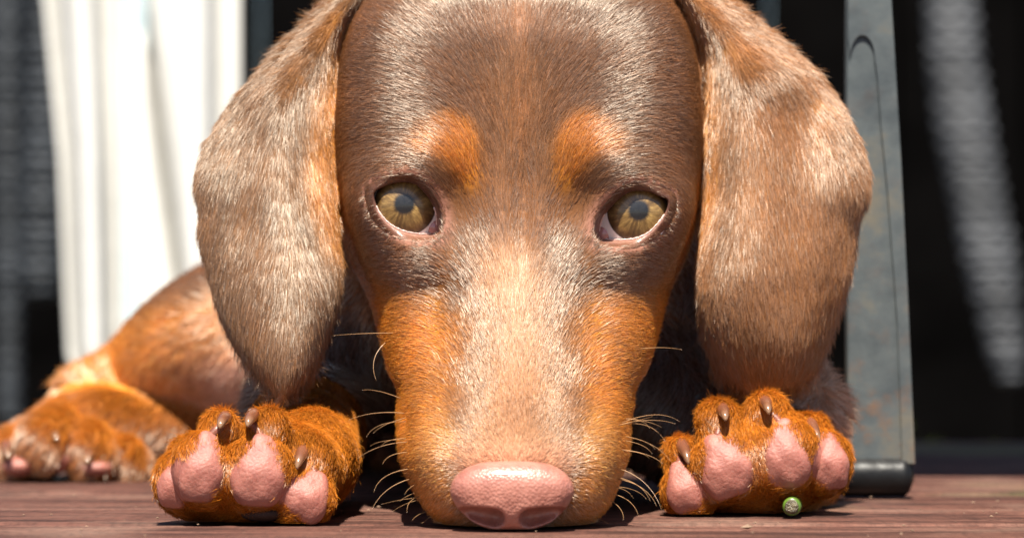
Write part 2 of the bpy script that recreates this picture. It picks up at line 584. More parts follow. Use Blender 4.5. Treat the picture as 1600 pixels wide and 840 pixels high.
def poly_mask(P):
    P = np.array(P, float); ins = np.zeros((RNX, RNY), bool)
    for (x0, y0), (x1, y1) in zip(P, np.roll(P, -1, 0)):
        if y0 == y1: continue
        c = (y0 > _gy) != (y1 > _gy)
        ins ^= c & (_gx < (x1 - x0) * (_gy - y0) / (y1 - y0) + x0)
    return ins


def poly_sdf(P):
    P = np.array(P, float); d = np.full((RNX, RNY), 1e9)
    for a, b in zip(P, np.roll(P, -1, 0)):
        e = b - a; L = e @ e + 1e-9
        t = np.clip(((_gx - a[0]) * e[0] + (_gy - a[1]) * e[1]) / L, 0, 1)
        d = np.minimum(d, (_gx - a[0] - t * e[0]) ** 2 + (_gy - a[1] - t * e[1]) ** 2)
    d = np.sqrt(d)
    return np.where(poly_mask(P), -d, d)


def blur(A, s):
    A = A.astype(float); r = int(max(1, round(s / RS * 0.9)))
    for _ in range(3):
        for ax in (0, 1):
            pad = [(0, 0), (0, 0)]; pad[ax] = (r + 1, r)
            C = np.cumsum(np.pad(A, pad, mode='edge'), axis=ax)
            n = A.shape[ax]
            hi = np.take(C, np.arange(2 * r + 1, 2 * r + 1 + n), axis=ax); lo = np.take(C, np.arange(0, n), axis=ax)
            A = (hi - lo) / (2 * r + 1)
    return A


def samp(A, px, py):
    i = np.clip(np.round((px - RX0) / RS).astype(int), 0, RNX - 1); j = np.clip(np.round((py - RY0) / RS).astype(int), 0, RNY - 1)
    return A[i, j]


def spline(P, n=8, closed=True):
    P = np.array(P, float); out = []
    m = len(P)
    for i in range(m if closed else m - 1):
        p0, p1, p2, p3 = [P[(i + k - 1) % m] if closed else P[min(max(i + k - 1, 0), m - 1)] for k in range(4)]
        for t in np.linspace(0, 1, n, endpoint=False):
            out.append(0.5 * ((2 * p1) + (-p0 + p2) * t + (2 * p0 - 5 * p1 + 4 * p2 - p3) * t * t + (-p0 + 3 * p1 - 3 * p2 + p3) * t ** 3))
    if not closed: out.append(P[-1])
    return np.array(out)


# ------------------------------------------------------------------ the puppy: one continuous body
CXM = 808.0                                        # centre line of the face in the photo
LAB_HEAD, LAB_EARL, LAB_EARR, LAB_PAWL, LAB_PAWR, LAB_BODY, LAB_REAR, LAB_MUZ = 1, 2, 3, 4, 5, 6, 7, 8
G = Grid((-170, -6, -1), (92, 345, 124), 0.85)

# head rows: height -> half width, centre, front depth, back depth
rowsW = [(830, 90, 806, 18), (815, 122, 806, 14), (790, 145, 806, 16), (760, 157, 804, 20), (720, 171, 803, 24), (680, 175, 803, 28), (640, 181, 804, 33), (600, 193, 807, 40),
         (550, 211, 810, 46), (500, 227, 811, 52), (450, 240, 811, 58), (400, 262, 811, 64), (350, 276, 810, 68), (300, 283, 810, 70), (200, 288, 810, 74), (100, 278, 810, 78), (40, 258, 810, 82), (-10, 225, 810, 84), (-50, 175, 810, 86), (-72, 120, 810, 88), (-82, 60, 810, 88)]
zz = np.array([WP(0, r[0], r[3])[2] for r in rowsW]); ww = np.array([r[1] * SCL(r[3]) for r in rowsW]); cc = np.array([(r[2] - 800) * SCL(r[3]) for r in rowsW])
zF = [-3, 0, 4, 9, 14, 18, 26, 34, 44, 52, 59, 65, 71, 78, 86, 95, 104, 111, 116, 119, 121]
yF = [16, 11, 7, 5.5, 5.5, 7.5, 13.0, 18.8, 26.6, 32.6, 36.4, 38.4, 39.8, 41.0, 42.2, 44.2, 48.5, 56, 65, 75, 88]
zB = [-3, 0, 10, 20, 40, 70, 90, 105, 115, 119, 121]
yB = [40, 46, 62, 88, 118, 130, 128, 120, 108, 98, 90]


def smooth_tab(zq, zt, vt):
    o = np.argsort(zt); zd = np.linspace(-12, 132, 721)
    v = np.interp(zd, np.array(zt)[o], np.array(vt)[o])
    kr = np.exp(-0.5 * (np.arange(-20, 21) * 0.2 / 1.6) ** 2); kr /= kr.sum()
    v = np.convolve(np.pad(v, 20, mode='edge'), kr, 'valid')
    return np.interp(zq, zd, v)


# low relief of the face: (px, py, spread x, spread y, mm outwards); mirrored about the centre line unless last is 0
relief = [(712, 240, 36, 40, 2.0, 1), (640, 258, 60, 24, 0.9, 1), (722, 345, 26, 42, -1.8, 1), (817, 345, 9, 75, -1.7, 0), (812, 170, 15, 110, -0.9, 0), (780, 330, 14, 70, 0.6, 0), (852, 330, 14, 70, 0.6, 0), (625, 405, 55, 30, 0.7, 1),
          (700, 490, 30, 60, -2.0, 1), (806, 580, 50, 110, 1.6, 0), (668, 690, 36, 75, 2.4, 1), (700, 600, 30, 50, -1.2, 1), (612, 520, 45, 60, 1.0, 1), (740, 110, 60, 90, 1.0, 1), (560, 330, 24, 60, -1.0, 1),
          (690, 790, 30, 25, 1.0, 1), (638, 655, 8, 22, -0.7, 1), (642, 700, 8, 24, -0.7, 1), (650, 745, 8, 22, -0.7, 1), (662, 785, 8, 18, -0.7, 1), (604, 614, 14, 12, -2.2, 1), (628, 690, 12, 60, 0.3, 1)]


def head_fn(X, Y, Z):
    z = Z
    Wd = smooth_tab(z, zz, ww); Cx = smooth_tab(z, zz, cc)
    F = smooth_tab(z, zF, yF); B = smooth_tab(z, zB, yB)
    b = np.maximum((B - F) / 2, 2.0); yc = (B + F) / 2
    n = 2.3 - 0.66 * np.clip((z - 14) / 12, 0, 1) + 1.45 * np.clip((z - 46) / 26, 0, 1) - 0.3 * np.clip((z - 100) / 14, 0, 1)
    ax = np.abs(X - Cx) / np.maximum(Wd, 2.0); ay = np.abs(Y - yc) / b
    q = (ax ** n + ay ** n) ** (1 / n) + 1e-6
    gr = np.sqrt((ax ** (n - 1) / np.maximum(Wd, 2)) ** 2 + (ay ** (n - 1) / b) ** 2 + 1e-8) * q ** (1 - n)
    slope = np.sqrt(1 + (0.55 * np.clip((yc - Y) / b, 0, 1)) ** 2)
    f = (q - 1) / (gr * slope)
    f = np.maximum(np.clip(f, -30, 30), Z - 120.3)
    s = FPX / (D + Y); px = 800 + X * s; py = HZ - (Z - HC) * s
    fr = np.clip((75 - Y) / 20, 0, 1)
    for (bx, by, sx, sy, am, mir) in relief:
        g = np.exp(-0.5 * (((px - bx) / sx) ** 2 + ((py - by) / sy) ** 2))
        if mir: g = g + np.exp(-0.5 * (((px - (2 * CXM - bx)) / sx) ** 2 + ((py - by) / sy) ** 2))
        f = f - am * g * fr
    return f


G.add((-45, -2, -1), (46, 135, 122), head_fn, 1.0, LAB_HEAD)

# neck, trunk
G.cone((0, 95, 66), (-6, 150, 50), 33, 40, 14, LAB_BODY)
G.ell((-4, 150, 46), (46, 60, 46), 10, LAB_BODY)
G.ell((-22, 220, 44), (42, 75, 43), 14, LAB_BODY)
G.ell((-40, 285, 42), (40, 48, 41), 14, LAB_BODY)
# shoulders and upper arms
G.cone((38, 118, 52), WP(1268, 640, 96), 15, 6.5, 8, LAB_BODY)
G.cone(WP(1268, 640, 96), WP(1264, 735, 90), 6.5, 6, 5, LAB_BODY)
G.cone(WP(1264, 745, 88), WP(1200, 725, 78), 6, 9, 5, LAB_PAWR)
G.cone((-36, 120, 45), WP(480, 665, 106), 16, 14, 8, LAB_BODY)
G.cone((20, 120, 36), WP(1120, 690, 100), 24, 13, 8, LAB_BODY)

# ears
earL = [(600, -92), (560, -62), (520, -8), (480, 30), (440, 66), (400, 112), (370, 148), (345, 184), (325, 216), (310, 256), (304, 290), (310, 330), (309, 360), (316, 395), (326, 432), (336, 470), (350, 508), (367, 542), (387, 572),
        (407, 597), (424, 614), (440, 620), (462, 612), (492, 578), (509, 535), (524, 490), (534, 445), (535, 415), (531, 366), (527, 320), (523, 250), (525, 190), (526, 110), (545, 40), (590, -20)]
earR = [(1010, -92), (1060, -66), (1100, -36), (1139, -4), (1165, 15), (1210, 52), (1262, 97), (1292, 130), (1322, 174), (1345, 222), (1357, 262), (1360, 297), (1350, 325), (1344, 350), (1336, 400), (1328, 440), (1312, 490), (1294, 545),
        (1276, 582), (1255, 604), (1215, 617), (1165, 619), (1132, 602), (1110, 564), (1092, 505), (1085, 445), (1090, 381), (1098, 305), (1097, 229), (1101, 152), (1095, 80), (1060, 8), (1020, -40)]


def row_edges(P):
    m = poly_mask(P); any_ = m.any(0)
    lo = np.where(any_, m.argmax(0), 0); hi = np.where(any_, RNX - 1 - m[::-1].argmax(0), 0)
    rows = np.arange(RNY); g = rows[any_]
    lo = np.interp(rows, g, lo[any_]); hi = np.interp(rows, g, hi[any_])
    return RX0 + RS * lo, RX0 + RS * hi


def make_ear(P, side, lab):
    P = spline(P, 5)
    sd = poly_sdf(P); lo, hi = row_edges(P)
    lo = np.convolve(np.pad(lo, 9, mode='edge'), np.ones(19) / 19, 'valid'); hi = np.convolve(np.pad(hi, 9, mode='edge'), np.ones(19) / 19, 'valid')
    u = (_gx - (lo + hi)[None, :] / 2) / np.maximum((hi - lo)[None, :] / 2, 12) * side      # -1 face edge, +1 outer edge
    u = np.clip(u, -1.3, 1.3)
    v = np.clip((_gy + 60) / 680.0, -0.2, 1.1)                                               # 0 root, 1 tip
    c = 63 - 3.5 * np.cos(u * 1.5) + 8.0 * np.clip(u, 0, 2) ** 2 + 26.0 * np.clip(-u - 0.55, 0, 1) ** 1.5
    c = c + 9.0 * np.clip(0.25 - v, 0, 1) / 0.25 + (8.0 - 17.0 * v if side < 0 else 8.0 - 8.0 * v + 70.0 * np.clip(v - 0.7, 0, 1) ** 1.5)
    # long soft folds
    fold = lambda x0, y0, x1, y1, s, a: a * np.exp(-0.5 * ((((_gx - x0) * (y1 - y0) - (_gy - y0) * (x1 - x0)) / math.hypot(x1 - x0, y1 - y0)) / s) ** 2) * np.clip((_gy - min(y0, y1)) / 60 + .5, 0, 1) * np.clip((max(y0, y1) - _gy) / 80 + .5, 0, 1)
    if side < 0:
        c = c + fold(486, 90, 474, 300, 9, 3.2) + fold(474, 300, 505, 430, 8, 3.5) + fold(380, 150, 372, 400, 26, 2.0) - fold(430, 120, 440, 560, 30, 1.8) - fold(330, 240, 360, 500, 16, 1.2)
    else:
        c = c + fold(1128, 60, 1120, 360, 9, 1.6) - fold(1190, 100, 1180, 560, 34, 1.8) + fold(1262, 130, 1240, 480, 26, 2.4) - fold(1312, 180, 1300, 400, 18, 2.2) - fold(1338, 250, 1345, 340, 12, 3.0)
    sdb, cb = sd, blur(c, 13)

    def fn(X, Y, Z):
        s = FPX / (D + Y); px = 800 + X * s; py = HZ - (Z - HC) * s
        d2 = samp(sdb, px, py) / s; cy = samp(cb, px, py)
        r = 1.7; t = 1.8
        a = d2 + r; b = np.abs(Y - cy) * 0.9 - t + r
        return np.minimum(np.maximum(a, b), 0) + np.sqrt(np.maximum(a, 0) ** 2 + np.maximum(b, 0) ** 2) - r
    x0, x1 = (P[:, 0].min() - 800) * 0.125, (P[:, 0].max() - 800) * 0.125
    if side < 0: x0 = (P[:, 0].min() - 800) * 0.142
    else: x1 = (P[:, 0].max() - 800) * 0.142
    G.add((x0, 50, WP(0, 630, 70)[2] - 3), (x1, 96, 123), fn, 2.2, lab)
    return sd, cb


sdL, _ = make_ear(earL, -1, LAB_EARL)
sdR, _ = make_ear(earR, 1, LAB_EARR)

# front paws.  toe: (pad centre px, py, half w, half h, tilt deg, toe top px, py, claw base px, py, claw tip px, py)
pawL = dict(dep=18, lab=LAB_PAWL, toes=[
    (279, 752, 27, 42, 10, 292, 690, 291, 694, 270, 726, 6),
    (317, 733, 30, 51, 10, 345, 650, 350, 654, 341, 674, 0),
    (405, 739, 37, 52, 8, 418, 652, 394, 650, 384, 672, 0),
    (478, 776, 35, 38, 26, 488, 702, 474, 704, 460, 742, 3)])
pawR = dict(dep=48, lab=LAB_PAWR, toes=[
    (1071, 764, 28, 38, -16, 1064, 690, 1066, 696, 1080, 735, 3),
    (1134, 728, 37, 47, -18, 1122, 640, 1130, 640, 1135, 663, 0),
    (1226, 712, 34, 51, -6, 1198, 625, 1196, 628, 1203, 653, 0),
    (1294, 722, 27, 42, -8, 1270, 655, 1267, 662, 1284, 702, 5)])
PADS, CLAWS = [], []
for pw in (pawL, pawR):
    d0 = pw['dep']; s = SCL(d0)
    for ti, (px, py, hw, hh, tl, tx, ty, bx, by, ex, ey, dd) in enumerate(pw['toes']):
        dep = d0 + dd
        c = WP(px, py, dep + 7.5); top = WP(tx, ty + 14, dep + 9.5)
        G.cone(c, top, hw * s * 1.0 + 0.2, hw * s * 0.74 + 0.6, 1.0, pw['lab'])
        G.ell(WP(px + (8, 0, 0, -8)[ti], py + 1, dep + 6.0), (hw * s + 2.4, 5.6, hh * s + 1.5), 0.7, pw['lab'])
        PADS.append(dict(c=WP(px, py - 3, dep + 3.2), a=hw * s * 1.20, b=hh * s * 1.08, cc=3.5, tilt=tl, lab=pw['lab'], px=(px, py, hw, hh)))
        CLAWS.append((WP(bx, by, dep + 5.2), WP(bx + (ex - bx) * .74, by + (ey - by) * .74, dep + 1.2), s))
# palms, wrists, forearms
G.ell(WP(385, 782, 37), (14, 12, 5.0), 3, LAB_PAWL)
G.ell(WP(400, 722, 39), (13.5, 13, 7.5), 3, LAB_PAWL)
G.cone(WP(458, 735, 36), WP(476, 718, 58), 8.3, 9.2, 5, LAB_PAWL)
G.cone(WP(476, 718, 58), WP(478, 672, 104), 9.2, 12, 6, LAB_PAWL)
G.ell(WP(1180, 772, 68), (14, 12, 5.0), 3, LAB_PAWR)
G.ell(WP(1190, 706, 63), (13, 13, 7.5), 3, LAB_PAWR)
G.cone(WP(1190, 715, 62), WP(1230, 715, 84), 9, 10, 5, LAB_PAWR)

# hind leg and foot
G.ell(WP(385, 508, 235), (38, 34, 18.5), 6, LAB_REAR, R=[[math.cos(0.42), 0, -math.sin(0.42)], [0, 1, 0], [math.sin(0.42), 0, math.cos(0.42)]])
G.ell(WP(400, 560, 225), (18, 26, 14), 6, LAB_REAR)
G.cone(WP(395, 676, 232), WP(150, 668, 212), 9.0, 9.8, 4, LAB_REAR)
G.cone(WP(210, 590, 240), WP(130, 620, 222), 9, 8, 6, LAB_REAR)
for (px, py, dp, r) in ((18, 706, 196, 5.6), (72, 686, 192, 6.2), (140, 702, 194, 5.8), (198, 716, 200, 5.0)):
    G.cone(WP(px, py, dp), WP(px * 0.55 + 70, py - 30, dp + 22), r, r + 0.6, 2.5, LAB_REAR)
    G.cone(WP(px + 6, py + 16, dp - 1), WP(px + 6, py + 16, dp + 12), r * 0.8, r, 2.5, LAB_REAR)

# eyes: opening outlines in the photo, eyeball centres
EYE_RE = 12.5
eyes = [dict(out=[(585, 301), (602, 290), (618, 285), (635, 284), (650, 288), (663, 300), (673, 313), (680, 330), (682, 346), (681, 361), (667, 366), (647, 365), (627, 360), (610, 351), (597, 338), (588, 322)],
             c=(636, 327), iris=(632, 319), dep=44.4, mid=(636, 326)),
        dict(out=[(1043, 312), (1030, 306), (1017, 300), (1000, 297), (983, 300), (967, 310), (950, 328), (941, 342), (937, 359), (940, 371), (953, 375), (973, 375), (992, 373), (1010, 366), (1023, 355), (1035, 340), (1042, 327)],
             c=(990, 337), iris=(998, 329), dep=44.4, mid=(990, 337))]
for e in eyes:
    e['C'] = WP(e['c'][0], e['c'][1], e['dep'] + EYE_RE)
    G.ell(e['C'], (EYE_RE * 0.8, EYE_RE + 0.7, EYE_RE * 0.8), 5.0, LAB_HEAD)
    G.ell(e['C'] + np.array([0, 0.8, 3.6]), (9.0, EYE_RE + 0.6, 6.5), 7.0, LAB_HEAD)
    o = np.array(e['out'], float); m = np.array(e['mid'], float)
    e['sd'] = poly_sdf(spline(m + (o - m) * 1.0, 4))

    def hole(X, Y, Z, e=e):
        s = FPX / (D + Y); px = 800 + X * s; py = HZ - (Z - HC) * s
        return np.maximum(samp(e['sd'], px, py) / s - 1.2, Y - (e['C'][1] - 2))
    G.sub((e['C'] - np.array([12, 30, 12])), (e['C'] + np.array([12, 0, 12])), hole, 0.8)

# nose bed: hollow for the nose leather
NC = WP(800, 773, 5.6)
G.ell(NC + np.array([0, 2.0, 0]), (10.2, 5.0, 5.6), 1.5, LAB_MUZ, cut=True)
for (xa_, xb_) in ((566, 640), (1052, 980)):
    G.cone(WP(xa_, -38, 86), WP(xb_, -36, 88), 6.0, 9.0, 7.0, LAB_HEAD)
for (xa_, xb_) in ((530, 528), (1090, 1094)):
    G.cone(WP(xa_, 280, 84), WP(xb_, 40, 84), 4.5, 5.0, 3.0, LAB_HEAD)
G.f[:, :, 0] = np.maximum(G.f[:, :, 0], 0.5)      # nothing below the deck boards
V, Q, LAB = G.mesh()
del G.f
V = relax(V, Q, 3, 0.5)
V[:, 2] = np.maximum(V[:, 2], 0.15)
N = vnormals(V, Q)
print("body verts", len(V), "quads", len(Q))
NOSE_C = NC


# ------------------------------------------------------------------ coat colours (hair pigment, with right-ear sun and chest shade put in)
CHOC = np.array((0.205, 0.082, 0.028)); CHOC_EAR = np.array((0.235, 0.102, 0.032)); TAN = np.array((0.55, 0.205, 0.020)); TAUPE = np.array((0.40, 0.210, 0.108))
GOLD = np.array((0.55, 0.25, 0.05)); PINK = np.array((0.52, 0.24, 0.19)); DARKC = np.array((0.09, 0.035, 0.018)); BELLY = np.array((0.60, 0.34, 0.25))


def mir(P): return [(2 * CXM - x, y) for x, y in P]


def both(P, s): return np.clip(blur(poly_mask(P), s) + blur(poly_mask(mir(P)), s), 0, 1)


m_cheek = both([(520, 446), (590, 450), (640, 458), (690, 470), (722, 492), (728, 530), (716, 575), (702, 610), (690, 650), (696, 700), (704, 740), (704, 900), (520, 900)], 18)
m_pad = both([(655, 670), (690, 630), (715, 690), (704, 720), (704, 850), (640, 850), (640, 740)], 12)
m_brow = both([(650, 222), (672, 196), (706, 182), (735, 196), (750, 228), (750, 268), (738, 298), (722, 290), (710, 262), (690, 246), (664, 242)], 9)
m_edge = both([(500, 250), (532, 270), (540, 330), (548, 400), (576, 450), (560, 520), (500, 480)], 9)
m_bridge = np.clip(blur(poly_mask([(752, 385), (852, 400), (864, 480), (872, 560), (886, 620), (905, 665), (890, 725), (715, 725), (708, 670), (726, 620), (742, 560), (752, 480)]), 20), 0, 1)
m_spot = np.clip(blur(poly_mask([(762, 600), (846, 600), (852, 690), (756, 690)]), 22), 0, 1)
m_nosetop = np.clip(blur(poly_mask([(715, 700), (890, 700), (893, 740), (708, 740)]), 12), 0, 1)
m_rimL = blur(poly_mask([(536, 20), (520, 60), (495, 130), (484, 200), (478, 270), (486, 320), (505, 380), (545, 400), (545, 20)]), 8)
m_rimR = blur(poly_mask([(1050, 10), (1085, 60), (1108, 90), (1122, 150), (1120, 260), (1110, 340), (1096, 390), (1075, 300), (1075, 10)]), 8)
m_ridge = np.clip(blur(poly_mask([(802, -80), (820, -80), (818, 260), (806, 260)]), 6), 0, 1)
m_nglow = both([(575, 345), (700, 345), (700, 395), (640, 392), (590, 372)], 9)


def lerp(a, b, m): return a + (b - a) * m[:, None]


def hashn(P, f, seed):
    """cheap smooth noise 0..1 from sums of sines"""
    r = np.random.default_rng(seed); out = np.zeros(len(P)); w = 0
    for i in range(5):
        k = r.normal(size=3) * f * (1.0 + 0.5 * i); ph = r.uniform(0, 6.28); a = 1.0 / (1 + 0.4 * i)
        out += a * np.sin(P @ k + ph); w += a
    return 0.5 + 0.5 * out / w * 1.6


def coat(P, lab):
    px, py = proj(P)
    C = np.tile(CHOC, (len(P), 1))
    n1 = hashn(P, 0.12, 3)
    hd = (lab == LAB_HEAD) | (lab == LAB_MUZ)
    front = np.clip((78 - P[:, 1]) / 20, 0, 1)
    H = lerp(C, TAUPE, samp(m_bridge, px, py))
    H = lerp(H, CHOC * 1.55, samp(m_spot, px, py) * 0.65)
    H = lerp(H, CHOC * 1.7, samp(m_ridge, px, py) * 0.6)
    H = lerp(H, TAN, np.clip(samp(m_cheek, px, py) * 1.0, 0, 1))
    H = lerp(H, GOLD, samp(m_pad, px, py) * 0.95)
    H = lerp(H, TAN * np.array((0.95, 0.9, 0.8)), np.clip(samp(m_brow, px, py) * 1.4, 0, 1))
    H = lerp(H, TAN * 0.8, samp(m_edge, px, py) * 0.8)
    H = lerp(H, np.array((0.62, 0.33, 0.20)), samp(m_nosetop, px, py) * 0.8)
    H = lerp(H, TAN, (py > 745).astype(float) * 0.4)
    C = np.where((hd & (front > 0.02))[:, None], H, C)
    L = lab == LAB_EARL; R = lab == LAB_EARR
    E = lerp(np.tile(CHOC_EAR, (len(P), 1)), TAN, np.where(L, samp(m_rimL, px, py), samp(m_rimR, px, py)))
    E = lerp(E, CHOC_EAR * np.array((1.5, 1.4, 1.25)), np.where(R, 0.75, 0.0))  # right ear fur lightened to stand in for direct sun on it
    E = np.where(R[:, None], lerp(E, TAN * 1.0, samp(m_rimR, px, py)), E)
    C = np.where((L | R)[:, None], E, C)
    pw = (lab == LAB_PAWL) | (lab == LAB_PAWR)
    C = np.where(pw[:, None], TAN * np.array((0.86, 0.76, 0.62)), C)
    bo = lab == LAB_BODY
    arm = bo & (P[:, 0] > 55) & (P[:, 1] < 125)
    C = np.where(arm[:, None], np.array((0.42, 0.22, 0.13)), C)
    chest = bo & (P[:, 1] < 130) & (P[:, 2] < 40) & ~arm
    C = np.where(chest[:, None], DARKC * 1.2, C)  # shade below the head put into the chest fur colour
    re = lab == LAB_REAR
    dk = 1 / (1 + np.exp(((py - 500) + (px - 180) * 0.18) / 8.0))
    RC = lerp(np.tile(TAN * np.array((1.05, 1.1, 1.3)), (len(P), 1)), CHOC, dk)
    bel = np.exp(-0.5 * (((px - 375) / 50) ** 2 + ((py - 590) / 30) ** 2))
    RC = np.where((py > 610)[:, None], TAN * np.array((0.75, 0.66, 0.6)), RC)
    RC = lerp(RC, BELLY, np.clip(bel * 1.4, 0, 1))
    C = np.where(re[:, None], RC, C)
    return C * (0.86 + 0.28 * n1)[:, None]


puppy = link("puppy", None)
tag(puppy, "brown and tan short-haired puppy lying with chin on the deck, looking up", "puppy")

body_me = bpy.data.meshes.new("body")
body_me.vertices.add(len(V)); body_me.vertices.foreach_set("co", (V * 0.001).astype(np.float32).ravel())
body_me.loops.add(len(Q) * 4); body_me.loops.foreach_set("vertex_index", Q.astype(np.int32).ravel())
body_me.polygons.add(len(Q)); body_me.polygons.foreach_set("loop_start", (np.arange(len(Q)) * 4).astype(np.int32))
body_me.update(calc_edges=True)
body_me.polygons.foreach_set("use_smooth", np.ones(len(Q), dtype=bool))
body_me.validate()
SK = coat(V, LAB)
pxv, pyv = proj(V)
near_eye = np.zeros(len(V))
for e in eyes:
    near_eye = np.maximum(near_eye, np.where((V[:, 1] < e['C'][1] + 3), np.clip(1.25 - samp(e['sd'], pxv, pyv) / 26.0, 0, 1), 0))
SK = SK * 0.75
for pd in PADS:
    p_ = V - pd['c']; a_ = math.radians(pd['tilt'])
    xx_ = p_[:, 0] * math.cos(a_) - p_[:, 2] * math.sin(a_); z_ = p_[:, 0] * math.sin(a_) + p_[:, 2] * math.cos(a_)
    SK[((xx_ / pd['a']) ** 2 + (z_ / pd['b']) ** 2 < 1.05) & (p_[:, 1] < 5) & (p_[:, 1] > -12)] = (0.30, 0.105, 0.078)
SK = SK + (np.array((0.36, 0.17, 0.13)) - SK) * (near_eye * 0.85)[:, None]
ca = body_me.color_attributes.new("skin_colour", 'FLOAT_COLOR', 'POINT')
ca.data.foreach_set("color", np.concatenate([SK, np.ones((len(V), 1))], 1).astype(np.float32).ravel())
body_me.materials.append(M["skin"])
body = link("body", body_me, puppy)

# ------------------------------------------------------------------ eyes, lids
from mathutils.bvhtree import BVHTree
BVH = BVHTree.FromPolygons([tuple(v) for v in V], [tuple(int(i) for i in q_) for q_ in Q[(V[Q[:, 0], 1] < 75) & (V[Q[:, 0], 2] > 40)]])


def tube(P, R, n=10):
    P = np.array(P, float); Vt = []; F = []
    prev = np.array([1.0, 0.3, 0.2])
    for i in range(len(P)):
        tg = P[min(i + 1, len(P) - 1)] - P[max(i - 1, 0)]; tg /= np.linalg.norm(tg)
        u = prev - tg * (prev @ tg); u /= np.linalg.norm(u); prev = u
        v = np.cross(tg, u)
        for k in range(n):
            a = 2 * math.pi * k / n
            Vt.append(P[i] + (u * math.cos(a) + v * math.sin(a)) * R[i])
    for i in range(len(P) - 1):
        for k in range(n): F.append((i * n + k, i * n + (k + 1) % n, (i + 1) * n + (k + 1) % n, (i + 1) * n + k))
    F.append(tuple(range(n))[::-1]); F.append(tuple(range((len(P) - 1) * n, len(P) * n)))
    return np.array(Vt), F


def uv_sphere(nu, nv):
    Vs = [(0, 0, 1.0)]
    for j in range(1, nv):
        a = math.pi * j / nv
        for i in range(nu):
            b_ = 2 * math.pi * i / nu
            Vs.append((math.sin(a) * math.cos(b_), math.sin(a) * math.sin(b_), math.cos(a)))
    Vs.append((0, 0, -1.0)); F = []
    for i in range(nu): F.append((0, 1 + i, 1 + (i + 1) % nu))
    for j in range(nv - 2):
        for i in range(nu):
            a = 1 + j * nu + i; b_ = 1 + j * nu + (i + 1) % nu
            F.append((a, a + nu, b_ + nu, b_))
    last = len(Vs) - 1
    for i in range(nu): F.append((last, 1 + (nv - 2) * nu + (i + 1) % nu, 1 + (nv - 2) * nu + i))
    return np.array(Vs), F


def on_ray(px, py, C, R):
    """where the line of sight through a photo pixel meets a sphere"""
    o = np.array([0, -D, HC]); d = WP(px, py, 40) - o; d /= np.linalg.norm(d)
    oc = o - C; b_ = oc @ d; q_ = oc @ oc - R * R; disc = max(b_ * b_ - q_, 0)
    return o + d * (-b_ - math.sqrt(disc))


